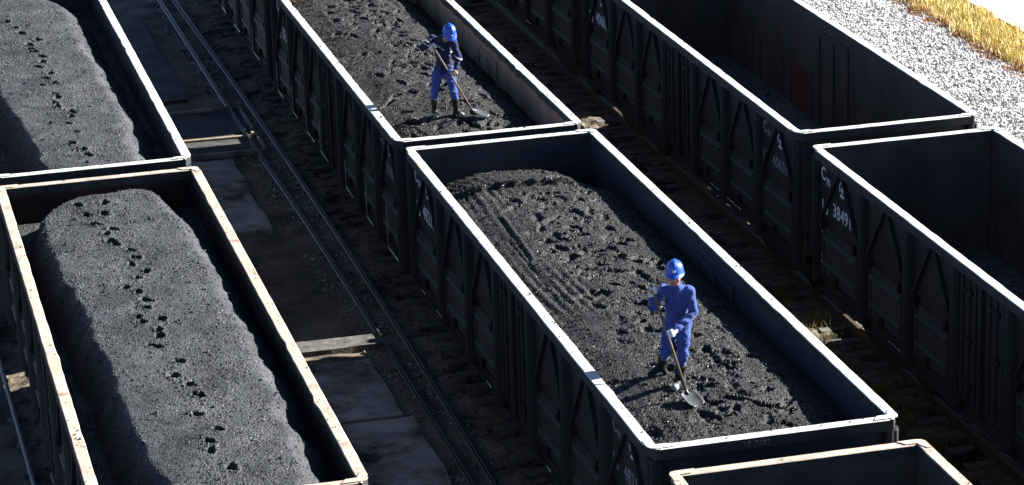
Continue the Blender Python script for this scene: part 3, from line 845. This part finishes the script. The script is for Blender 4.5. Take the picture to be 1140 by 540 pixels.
baseA = heap(.0, [(-13.2, -.50), (-12.4, -.62), (-11.7, -.80), (-8.6, -.83), (-6.6, -.92), (-3.4, -1.06), (0, -1.05)],
             [(-13.2, .86), (-12.3, .90), (-10, .98), (-6, .97), (-4, .95), (-2, .85), (0, .6)], -.75, -14, 1.9, 1.0, .55, floor=-.60, seed=3)
coal_load('A', 'grey coal heap with winding row of footprints in near left wagon', -6.468, .15 - 13.15, .15 - .148, RIM, baseA, M['coal_grey'], prints(fpA), 31, .45, 9000, .009)
basea = heap(-.06, [(1.0, -.70), (2.7, -.72), (4.5, -.86), (6.7, -1.0), (14, -1.1)],
             [(1.0, .70), (2.0, .72), (2.8, .74), (4.5, .84), (5.8, .78), (7.4, .82), (9.1, .70), (12.1, .76), (13.8, .45)], 13.3, 0, 1.9, 1.0, .5, floor=-.60, seed=13)
coal_load('a', 'grey coal heap with footprints in the far left wagon', -6.468, .15 + g + .15, .15 + g + 13.15, RIM - .0592, basea, M['coal_grey'], prints(fpa), 47, .45, 7000, .009)

# B : central wagon, levelled and trampled coal
def baseB(X, Y):
    z = np.interp(X, [-1.45, -1.2, -.8, -.2, .4, .9, 1.2, 1.45], [-.47, -.38, -.30, -.27, -.27, -.31, -.40, -.50])
    far = np.interp(Y, [-2.6, -1.6, -.9, -.15], [0, 0, -.06, -.24]) - .22 * np.clip((Y + 2.2) / 1.2, 0, 1) * (np.abs(X + .1) / 1.25) ** 2.2
    rake = .010 * np.sin((X + .06 * np.sin(Y * .9)) * 46) * np.clip((-.25 - X) / .3, 0, 1) * np.clip(vnoise(X * 1.1, Y * .6, 77) + .3, 0, 1)
    return z + far + rake - .05 * np.clip((-11.2 - Y) / 1.2, 0, 1)
rB = random.Random(21)
pB = []
for k in range(210):
    y = rB.uniform(-12.6, -2.1); x = rB.gauss(.12, .48)
    if abs(x) > 1.2 or (x < -.55 and y > -7 and rB.random() < .75): continue
    pB.append((x, y, rB.uniform(.05, .10), rB.uniform(.11, .24), rB.uniform(.020, .062), rB.uniform(-1.0, 1.0) + (0 if rB.random() < .5 else 1.2)))
coal_load('B', 'trampled black coal in the central wagon under the worker with raised arm', 0, -13.15, -.148, RIM, baseB, M['coal_black'], pB, 61, .58, 14000, .0095,
          steps=((-1.25, -1.70, .80, -1.84, .12),), grooves=((-.82, -3.19, -.88, -5.2, .028, .026), (-.95, -4.2, -.95, -6.9, .028, .018), (-1.05, -2.0, -.92, -1.2, .02, .03)))
def baseb(X, Y):
    z = np.interp(X, [-1.45, -1.2, -.8, -.2, .4, .8, 1.0, 1.45], [-.55, -.40, -.30, -.27, -.27, -.33, -.42, -.68])
    return z + np.interp(Y, [.8, 1.6, 2.6, 3.4], [-.28, -.14, -.04, 0]) * 1.0
pb = []
for k in range(170):
    y = rB.uniform(1.6, 12); x = rB.gauss(.05, .5)
    if abs(x) > 1.2: continue
    pb.append((x, y, rB.uniform(.05, .10), rB.uniform(.11, .22), rB.uniform(.025, .075), rB.uniform(-1.5, 1.5)))
coal_load('b', 'uneven dark coal in the wagon under the worker in navy jacket', 0, g + .15, g + 11.85, RIM - .0928, baseb, M['coal_black'], pb, 83, .8, 10000, .0095)

# spilled crumbs on the rims and residue in the empty wagons
def crumbs(w, L, dz, n, seed):
    rng = np.random.default_rng(seed)
    side = rng.random(n) < .8
    sgn = np.where(rng.random(n) < .5, -1, 1)
    ycl = rng.uniform(-L / 2 + .1, L / 2 - .1, 14)[rng.integers(0, 14, n)] + rng.normal(0, .35, n)
    ycl = np.clip(ycl, -L / 2 + .05, L / 2 - .05)
    x = np.where(side, sgn * rng.uniform(1.46, 1.58, n), rng.uniform(-1.44, 1.44, n))
    y = np.where(side, ycl, sgn * rng.uniform(L / 2 - .135, L / 2 - .02, n))
    S = np.clip(.0055 * rng.lognormal(0, .5, n), .003, .022)
    stones('spilled_coal', np.stack([x, y, RIM + dz + .002 + S * .35], 1), S, M['coal_black'], w, seed)
for w_, L_, dz_, n_, sd_ in ((wA, 13.3, 0, 260, 1), (wa, 13.3, -.0592, 260, 2), (wB, 13.3, 0, 420, 3), (wb, 12.0, -.0928, 420, 4), (wD, 13.3, 0, 120, 5), (wd, 12.7, .0115, 120, 6), (we, 13.3, 0, 120, 7)):
    crumbs(w_, L_, dz_, n_, 900 + sd_)
for w_, L_, lb in ((wD, 13.3, 'thin coal residue left on the floor of the empty wagon at the right edge'), (wd, 12.7, 'thin coal residue left on the floor of the top right empty wagon')):
    rng = np.random.default_rng(int(L_ * 10))
    n = 900
    x = np.clip(rng.choice([-1, 1], n) * (1.40 - np.abs(rng.normal(0, .5, n))), -1.42, 1.42); y = rng.uniform(-L_ / 2 + .2, L_ / 2 - .2, n)
    S = .012 * rng.lognormal(0, .45, n)
    o = stones('coal_residue', np.stack([x + w_.location.x, y + w_.location.y, 1.095 + S * .3], 1), S, M['coal_black'], None, 77)
    tag(o, lb, 'coal')

# ------------------------------------------------------------------ people (implicit surfaces -> smooth meshes)
def surface_nets(f, lo, hi, h):
    lo = np.array(lo, float); hi = np.array(hi, float)
    n = np.ceil((hi - lo) / h).astype(int) + 1
    ax = [lo[i] + h * np.arange(n[i]) for i in range(3)]
    # coarse pass first, then only the narrow band round the surface is evaluated finely
    q = 4
    nc = -(-n // q)
    axc = [lo[i] + h * (q * np.arange(nc[i]) + (q - 1) / 2) for i in range(3)]
    Dc = f(np.stack(np.meshgrid(*axc, indexing='ij'), -1).reshape(-1, 3)).reshape(nc)
    D = Dc.repeat(q, 0).repeat(q, 1).repeat(q, 2)[:n[0], :n[1], :n[2]].astype(np.float32)
    near = np.argwhere(np.abs(D) < h * q * 1.5)
    D[near[:, 0], near[:, 1], near[:, 2]] = f(lo + near * h)
    ins = D < 0
    c = np.zeros(tuple(n - 1), int)
    for i in (0, 1):
        for j in (0, 1):
            for k in (0, 1):
                c += ins[i:n[0] - 1 + i, j:n[1] - 1 + j, k:n[2] - 1 + k]
    act = (c > 0) & (c < 8)
    idx = -np.ones(act.shape, int)
    A = np.argwhere(act)
    idx[act] = np.arange(len(A))
    acc = np.zeros((len(A), 3)); cnt = np.zeros(len(A))
    cor = [(i, j, k) for i in (0, 1) for j in (0, 1) for k in (0, 1)]
    for p in cor:
        for a in range(3):
            if p[a] == 0:
                q = list(p); q[a] = 1
                dp = D[A[:, 0] + p[0], A[:, 1] + p[1], A[:, 2] + p[2]]; dq = D[A[:, 0] + q[0], A[:, 1] + q[1], A[:, 2] + q[2]]
                mk = (dp < 0) != (dq < 0)
                t = np.where(mk, dp / np.where(dp == dq, 1, dp - dq), 0)
                pos = np.tile(np.array(p, float), (len(A), 1)); pos[:, a] += t
                acc[mk] += pos[mk]; cnt[mk] += 1
    V = lo + (A + acc / cnt[:, None]) * h
    Q = []
    for a in range(3):
        b, c2 = (a + 1) % 3, (a + 2) % 3
        sl0 = [slice(None)] * 3; sl1 = [slice(None)] * 3
        sl0[a] = slice(0, n[a] - 1); sl1[a] = slice(1, n[a])
        m0 = ins[tuple(sl0)]; m1 = ins[tuple(sl1)]
        E_ = np.argwhere(m0 != m1)
        E_ = E_[(E_[:, b] > 0) & (E_[:, c2] > 0) & (E_[:, b] < n[b] - 1) & (E_[:, c2] < n[c2] - 1)]
        def cell(db, dc):
            k = E_.copy(); k[:, b] -= db; k[:, c2] -= dc
            return idx[k[:, 0], k[:, 1], k[:, 2]]
        q = np.stack([cell(1, 1), cell(0, 1), cell(0, 0), cell(1, 0)], 1)
        fl = ~m0[E_[:, 0], E_[:, 1], E_[:, 2]]
        q[fl] = q[fl][:, ::-1]
        Q.append(q)
    return V, np.concatenate(Q, 0)

def cone(P, a, b, r1, r2):
    a = np.array(a, float); b = np.array(b, float)
    ba = b - a
    t = np.clip(((P - a) @ ba) / (ba @ ba), 0, 1)
    return np.linalg.norm(P - a - t[:, None] * ba, axis=1) - (r1 + (r2 - r1) * t)

def ell(P, c, r, R=None):
    q = P - np.array(c, float)
    if R is not None: q = q @ np.array(R)
    r = np.array(r, float)
    k0 = np.linalg.norm(q / r, axis=1); k1 = np.linalg.norm(q / (r * r), axis=1)
    return k0 * (k0 - 1) / np.maximum(k1, 1e-6)

def smin(a, b, k=.04):
    h = np.clip(.5 + .5 * (b - a) / k, 0, 1)
    return b * (1 - h) + a * h - k * h * (1 - h)

def folds(P, seed, amp, fq):
    x, y, z = P[:, 0] * fq, P[:, 1] * fq, P[:, 2] * fq
    return amp * (vnoise(x + z * .8, y * 1.2 + z * 1.6, seed) + .5 * vnoise(2.3 * x - z * 2.1, 2 * y + z * 2.7, seed + 1))

def v3(p): return np.array(p, float)

def frame_from(fwd, upv):
    f = v3(fwd); f /= np.linalg.norm(f)
    r = np.cross(f, v3(upv)); r /= np.linalg.norm(r)
    u = np.cross(r, f)
    return np.stack([r, f, u], 1)         # columns: right, forward, up

def make_person(label, loc, J, face_dir, jacket_mat, shovel, gl_mats, shov_label, seed, stripe=False, scale=1.0):
    """J: joints in (r, c, u): right in the picture, towards the camera, up. local x = r, local y = -c"""
    j = {k: v3((p[0], -p[1], p[2])) for k, p in J.items()}
    T = empty('person', loc, -YAW)
    T.scale = (scale,) * 3
    tag(T, label, 'person', 'workers shovelling coal')
    fd = v3((face_dir[0], -face_dir[1], face_dir[2]))
    hd = frame_from(fd, (0, 0, 1))
    Rh = hd                                # world = Rh @ local(right, fwd, up)
    hc = j['head']
    def hp(x, y, z): return hc + Rh @ v3((x, y, z))
    sl, sr, hl_, hr_ = j['shl'], j['shr'], j['hipl'], j['hipr']
    neck = j['neck']; pel = (hl_ + hr_) / 2; chest = (sl + sr) / 2 * .62 + pel * .38
    belly = chest * .4 + pel * .6
    cz = (sl + sr) / 2
    acr = sr - sl; acr = acr / np.linalg.norm(acr)
    upv = cz - pel; upv /= np.linalg.norm(upv)
    dep = np.cross(acr, upv); dep /= np.linalg.norm(dep)
    RT = np.stack([acr, dep, np.cross(acr, dep)], 1)
    def torso(P, e=0.0):
        d = ell(P, chest, (.150 + e, .110 + e, .21 + e), RT)
        d = smin(d, ell(P, belly, (.138 + e, .112 + e, .19 + e), RT), .06)
        d = smin(d, ell(P, pel, (.165 + e, .125 + e, .13 + e), RT), .06)
        d = smin(d, cone(P, sl, sr, .052 + e, .052 + e), .07)
        return d
    def arm(P, s, e=0.0, end=1.0):
        a, b, c = j['sh' + s], j['el' + s], j['ha' + s]
        c = b + (c - b) * end
        return smin(cone(P, a, b, .058 + e, .046 + e), cone(P, b, c, .045 + e, .033 + e), .025)
    def leg(P, s, e=0.0, end=1.0):
        a, b, c = j['hip' + s], j['kn' + s], j['an' + s]
        c = b + (c - b) * end
        return smin(cone(P, a, b, .088 + e, .060 + e), cone(P, b, c, .060 + e, .042 + e), .03)
    def head(P):
        d = ell(P, hp(0, -.005, .02), (.078, .098, .108), Rh)
        d = smin(d, ell(P, hp(0, .03, -.065), (.055, .058, .055), Rh), .05)          # jaw
        d = smin(d, ell(P, hp(0, .098, -.022), (.013, .022, .022), Rh), .018)          # nose
        for s in (-1, 1):
            d = smin(d, ell(P, hp(s * .034, .075, .018), (.026, .020, .010), Rh), .018)  # brow
            d = smin(d, ell(P, hp(s * .045, .062, -.03), (.022, .022, .020), Rh), .02)   # cheek
            d = smin(d, ell(P, hp(s * .080, -.005, -.005), (.010, .022, .032), Rh), .01)  # ear
            d = np.maximum(d, -ell(P, hp(s * .033, .098, .000), (.016, .014, .010), Rh))  # eye socket
        d = smin(d, ell(P, hp(0, .088, -.060), (.024, .012, .010), Rh), .012)          # lips
        return d
    def hand_core(P, s):
        return cone(P, j['el' + s] + (j['ha' + s] - j['el' + s]) * .9, j['ha' + s], .03, .034)
    def body(P):
        d = torso(P, -.022)
        for s in 'lr':
            d = smin(d, arm(P, s, -.014), .05); d = smin(d, leg(P, s, -.018), .05)
            d = smin(d, hand_core(P, s), .02)
            d = smin(d, cone(P, j['an' + s], j['to' + s], .036, .028), .03)
        d = smin(d, cone(P, cz - upv * .02, hp(0, -.02, -.05), .062, .050), .05)
        d = smin(d, head(P), .03)
        return d
    allp = np.array(list(j.values()))
    lo, hi = allp.min(0) - .2, allp.max(0) + .22
    V, F = surface_nets(body, lo, hi, .0105)
    put('body', mesh_np('body', V, F, True), M['skin'], T)
    # jacket
    hem = pel - upv * .06
    def jacket(P):
        d = torso(P, .003)
        for s in 'lr':
            d = smin(d, arm(P, s, .011, .86), .045)
        d = smin(d, cone(P, cz + upv * .01, cz + upv * .075, .085, .072), .04)            # collar
        d = np.maximum(d, -cone(P, cz + upv * .05, cz + upv * .3, .056, .05))
        d = d + folds(P, seed, .011, 12)
        return np.maximum(d, -((P - hem) @ upv))
    V, F = surface_nets(jacket, lo, hi, .0115)
    jk = put('jacket', mesh_np('jacket', V, F, True), jacket_mat, T)
    # buttoned placket and pocket flaps give the jacket its front
    front = dep if dep @ (fd - v3((0, 0, fd[2]))) > 0 else -dep
    def patch(nm, mat, test, th, h=.009):
        V, F = surface_nets(lambda P: np.maximum(jacket(P) - th, test((P - cz) @ acr, (P - cz) @ front, (P - cz) @ upv)), lo, hi, h)
        if len(V): put(nm, mesh_np(nm, V, F, True), mat, jk)
    bx_ = lambda a, a0, a1: np.maximum(a0 - a, a - a1)
    patch('placket', jacket_mat, lambda a, f_, u: np.maximum(np.maximum(bx_(a, -.022, .022), bx_(u, -.62, .02)), -f_), .008)
    for k in (-1, 1):
        patch('pocket', jacket_mat, lambda a, f_, u: np.maximum(np.maximum(bx_(a, k * .095 - .045, k * .095 + .045), bx_(u, -.24, -.13)), -f_), .010)
    patch('waistband', jacket_mat, lambda a, f_, u: bx_((u + np.linalg.norm(cz - hem)), -.01, .045), .009)
    # trousers
    top = pel + upv * .03
    def trousers(P):
        d = ell(P, pel, (.158, .125, .14), RT)
        for s in 'lr':
            d = smin(d, leg(P, s, .012, .62), .05)
        d = d + folds(P, seed + 4, .013, 11)
        return np.maximum(d, (P - top) @ upv)
    V, F = surface_nets(trousers, lo, hi, .0115)
    put('trousers', mesh_np('trousers', V, F, True), M['cloth'], T)
    for s in 'lr':
        k, a, t = j['kn' + s], j['an' + s], j['to' + s]
        st_ = k + (a - k) * .38
        dirf = (t - a); dirf[2] *= .3; dirf /= np.linalg.norm(dirf)
        heel = a - dirf * .06; heel[2] = min(a[2], t[2]) - .045 + .03
        def boot(P):
            d = smin(cone(P, st_, a, .072, .052), cone(P, a - v3((0, 0, .02)), t, .052, .042), .04)
            d = smin(d, cone(P, a, heel, .045, .036), .03)
            ax_ = (a - st_) / np.linalg.norm(a - st_)
            d = np.maximum(d, -((P - st_) @ ax_) - .015)
            return d
        pts = np.array([st_, a, t, heel])
        V, F = surface_nets(boot, pts.min(0) - .11, pts.max(0) + .11, .009)
        b = put('boot', mesh_np('boot', V, F, True), M['rubber'], T)
        def toe(P):
            return np.maximum(boot(P) - .002, -((P - (t - dirf * .045)) @ dirf))
        if s == 'l' and not stripe: continue
        V, F = surface_nets(toe, t - .1, t + .1, .007)
        put('toe_cap', mesh_np('toe_cap', V, F, True), M['toe'], b)
    # gloves: palm, four fingers and a thumb closed round the shovel handle
    top_, tip_ = v3((shovel[0][0], -shovel[0][1], shovel[0][2])), v3((shovel[1][0], -shovel[1][1], shovel[1][2]))
    hdir = (tip_ - top_) / np.linalg.norm(tip_ - top_)
    for s, gm in zip('lr', gl_mats):
        h = j['ha' + s]
        tq = (h - top_) @ hdir
        on = top_ + hdir * tq                      # nearest point on the handle
        wr = j['el' + s] + (h - j['el' + s]) * .82
        inw = wr - on; inw -= hdir * (inw @ hdir); inw /= max(1e-6, np.linalg.norm(inw))
        sid = np.cross(hdir, inw)
        prims = [(wr, on + inw * .036, .037, .041), (on + inw * .03 - hdir * .03, on + inw * .03 + hdir * .03, .022, .022)]
        for q, (o_, ln) in enumerate(((-.036, .9), (-.012, 1.0), (.012, .95), (.036, .75))):
            c = on + hdir * o_
            p0 = c + inw * .036 + sid * .012; p1 = c + sid * .034 + inw * .008
            p2 = c + sid * .020 * ln - inw * .026; p3 = c - sid * .014 * ln - inw * .026
            prims += [(p0, p1, .0135, .013), (p1, p2, .013, .012), (p2, p3, .012, .011)]
        b0 = on + inw * .04 - hdir * .03 - sid * .012
        prims += [(b0, on - sid * .032 - hdir * .036 + inw * .006, .013, .0115), (on - sid * .032 - hdir * .036 + inw * .006, on - sid * .018 - hdir * .03 - inw * .026, .0115, .010)]
        def glove(P):
            d = None
            for (a, b, r1, r2) in prims:
                e = cone(P, a, b, r1, r2)
                d = e if d is None else smin(d, e, .006)
            return smin(d, cone(P, wr, wr + (j['el' + s] - wr) * .16, .036, .041), .015)
        pts = np.array([p[0] for p in prims] + [p[1] for p in prims])
        V, F = surface_nets(glove, pts.min(0) - .06, pts.max(0) + .06, .0045)
        put('glove', mesh_np('glove', V, F, True), gm, T)
    # hair below the helmet
    def hair(P):
        d = ell(P, hp(0, -.022, .015), (.083, .092, .100), Rh)
        q = (P - hc) @ Rh
        return np.maximum(np.maximum(d, q[:, 1] - .035), np.maximum(q[:, 2] - .05, -.055 - q[:, 2]))
    V, F = surface_nets(hair, hc - .16, hc + .16, .007)
    put('hair', mesh_np('hair', V, F, True), M['hair'], T)
    for s in (-1, 1):
        mb = MB(); bmesh.ops.create_icosphere(mb.bm, subdivisions=2, radius=.011)
        put('eye', mb.mesh('eye', True), M['eye'], T, Vector(hp(s * .033, .076, .0)))
        mb = MB(); bmesh.ops.create_icosphere(mb.bm, subdivisions=1, radius=1.0)
        for v in mb.bm.verts: v.co = Vector(Rh @ np.array((v.co.x * .02, v.co.y * .006, v.co.z * .004)))
        put('eyebrow', mb.mesh('eyebrow', True), M['hair'], T, Vector(hp(s * .034, .094, .026)))
    # hard hat
    bm = bmesh.new(); rings = []
    N = 40
    prof = [(1.0, .0), (1.0, .012), (.985, .035), (.95, .065), (.88, .095), (.76, .122), (.58, .143), (.34, .156), (.12, .160)]
    def ringv(sx, sy, z, bump=0.0):
        R_ = []
        for k in range(N):
            a = 2 * math.pi * k / N
            x, y = math.sin(a) * sx, math.cos(a) * sy
            zz = z
            if bump and abs(x) < .022: zz += bump * (1 if abs(x) < .014 else .5)
            R_.append(bm.verts.new(Vector(hp(x, y - .004, zz + .045))))
        return R_
    brim = []
    for k in range(N):
        a = 2 * math.pi * k / N
        c = math.cos(a)
        ext = .012 + .052 * max(0, c) ** 1.6 + .012 * max(0, -c)
        x, y = math.sin(a) * (.115 + ext * .75), c * (.135 + ext)
        brim.append((x, y, .038 - .016 * max(0, c) - .004 * max(0, -c)))
    rings.append([bm.verts.new(Vector(hp(x * .90, y * .90 - .004, z + .002))) for x, y, z in brim])
    rings.append([bm.verts.new(Vector(hp(x, y - .004, z))) for x, y, z in brim])
    rings.append([bm.verts.new(Vector(hp(x, y - .004, z + .008))) for x, y, z in brim])
    for f_, z in prof:
        rings.append(ringv(.115 * f_, .135 * f_, z, .010 if f_ < .97 else 0))
    for A, B in zip(rings, rings[1:]):
        for k in range(N): bm.faces.new((A[k], A[(k + 1) % N], B[(k + 1) % N], B[k]))
    bm.faces.new(rings[-1]); bm.faces.new(list(reversed(rings[0])))
    bmesh.ops.recalc_face_normals(bm, faces=bm.faces)
    me = bpy.data.meshes.new('helmet'); bm.to_mesh(me); bm.free()
    for p in me.polygons: p.use_smooth = True
    hm = put('helmet', me, M['helmet'], T)
    mb = MB(); mb.box((-.018, -.003, -.014), (.018, .003, .014), .002)
    bd = put('badge', mb.mesh('badge'), M['paint_white'], hm, Vector(hp(0, .130, .098)))
    bd.rotation_euler = Matrix([list(r) for r in Rh]).to_euler()
    bd.rotation_euler.rotate_axis('X', .35)
    # reflective tape
    if stripe:
        for (p0, nrm, w_) in stripe:
            p0 = v3((p0[0], -p0[1], p0[2])); nr = v3((nrm[0], -nrm[1], nrm[2])); nr /= np.linalg.norm(nr)
            def tape(P):
                return np.maximum(jacket(P) - .008, np.abs((P - p0) @ nr) - w_)
            V, F = surface_nets(tape, lo, hi, .0095)
            if len(V): put('reflective_tape', mesh_np('reflective_tape', V, F, True), M['stripe'], jk)
    # shovel (held, so a thing of its own)
    S = empty('shovel', loc, -YAW)
    S.scale = (scale,) * 3
    tag(S, shov_label, 'shovel', 'shovels')
    bl = v3((shovel[2][0], -shovel[2][1], shovel[2][2])); bl /= np.linalg.norm(bl)
    sock = tip_ - bl * .30
    ext = top_ - hdir * .06
    sockt = sock - hdir * .02
    put('handle', MB().tube([ext, ext + (sockt - ext) * .5, sockt], .0165, 10, .018).mesh('handle', True), M['wood'], S)
    wv = np.cross(bl, (0, 0, 1)); wv /= np.linalg.norm(wv); nv = np.cross(wv, bl)
    rows = []
    bm = bmesh.new()
    for t_, hw in ((0, .055), (.03, .115), (.10, .125), (.20, .122), (.27, .105), (.30, .075)):
        row = []
        for q in np.linspace(-1, 1, 9):
            p = sock + bl * t_ + wv * (hw * q) + nv * (.028 * abs(q) ** 2.5 - .006 + .02 * (t_ < .01) * (1 - abs(q)))
            row.append(p)
        rows.append(row)
    A = [[bm.verts.new(Vector(p)) for p in r_] for r_ in rows]
    Bv = [[bm.verts.new(Vector(p - nv * .004)) for p in r_] for r_ in rows]
    for a in range(len(A) - 1):
        for b in range(8):
            bm.faces.new((A[a][b], A[a][b + 1], A[a + 1][b + 1], A[a + 1][b]))
            bm.faces.new((Bv[a][b], Bv[a + 1][b], Bv[a + 1][b + 1], Bv[a][b + 1]))
    for a in range(len(A) - 1):
        for b in (0, 8):
            bm.faces.new((A[a][b], A[a + 1][b], Bv[a + 1][b], Bv[a][b]))
    for b in range(8):
        for a in (0, -1):
            bm.faces.new((A[a][b], A[a][b + 1], Bv[a][b + 1], Bv[a][b]))
    bmesh.ops.recalc_face_normals(bm, faces=bm.faces)
    me = bpy.data.meshes.new('blade'); bm.to_mesh(me); bm.free()
    for p in me.polygons: p.use_smooth = True
    B_ = put('blade', me, M['blade'], S)
    put('socket', MB().tube([sock - hdir * .16, sock - hdir * .02, sock + bl * .06], .022, 10, .016).mesh('socket', True), M['blade'], B_)
    return T

def ground_joints(J, key, loc):
    """lift or lower feet and blade to the coal under them"""
    for a, b in (('anl', 'tol'), ('anr', 'tor')):
        pass
    return J

# worker in the central wagon
lx2, ly2 = -.40, -10.70
z2 = coal_z('B', lx2, ly2)
J2 = dict(hipl=(-.075, -.03, .87), hipr=(.085, 0, .86), knl=(-.15, .06, .50), knr=(.06, .13, .47), anl=(-.19, -.36, .16), anr=(.01, .0, .085),
          tol=(-.33, -.30, .06), tor=(-.05, .17, .045), shl=(-.18, .16, 1.365), shr=(.145, .20, 1.355), ell=(-.315, .11, 1.115), hal=(-.325, .27, 1.385),
          elr=(.195, .22, 1.07), har=(-.085, .43, .885), neck=(-.02, .22, 1.43), head=(-.04, .275, 1.578))
make_person('worker in bright blue overalls with one arm raised, standing in the central wagon', (lx2, ly2, z2), J2, (-.12, 1, .02), M['cloth'],
            ((-.315, .27, 1.42), (.205, .74, .02), (.42, .85, -.30)), (M['glove'], M['glove']), 'wooden-handled flat shovel with wide steel blade held by the central worker', 5)
# worker in the wagon behind
lx1, ly1 = -.22, 2.92
z1 = coal_z('b', lx1, ly1)
J1 = dict(hipl=(-.10, -.10, .84), hipr=(.085, -.06, .85), knl=(-.19, .04, .46), knr=(.155, .08, .47), anl=(-.20, -.02, .085), anr=(.19, .0, .085),
          tol=(-.17, .16, .045), tor=(.29, .14, .045), shl=(-.20, .0, 1.42), shr=(.18, .10, 1.385), ell=(-.37, .13, 1.30), hal=(-.185, .31, 1.36),
          elr=(.26, .14, 1.09), har=(.19, .27, .86), neck=(.03, .12, 1.45), head=(.105, .215, 1.55))
make_person('worker in navy jacket with pale stripes, bending in the wagon behind', (lx1, ly1, z1), J1, (.45, 1, -.75), M['cloth_navy'],
            ((-.195, .33, 1.41), (.755, .22, .02), (.85, .12, -.35)), (M['glove'], M['glove_tan']), 'long-handled shovel held by the worker in the navy jacket', 9,
            stripe=[((-.0, .1, 1.25), (.55, .1, 1), .012)], scale=.955)
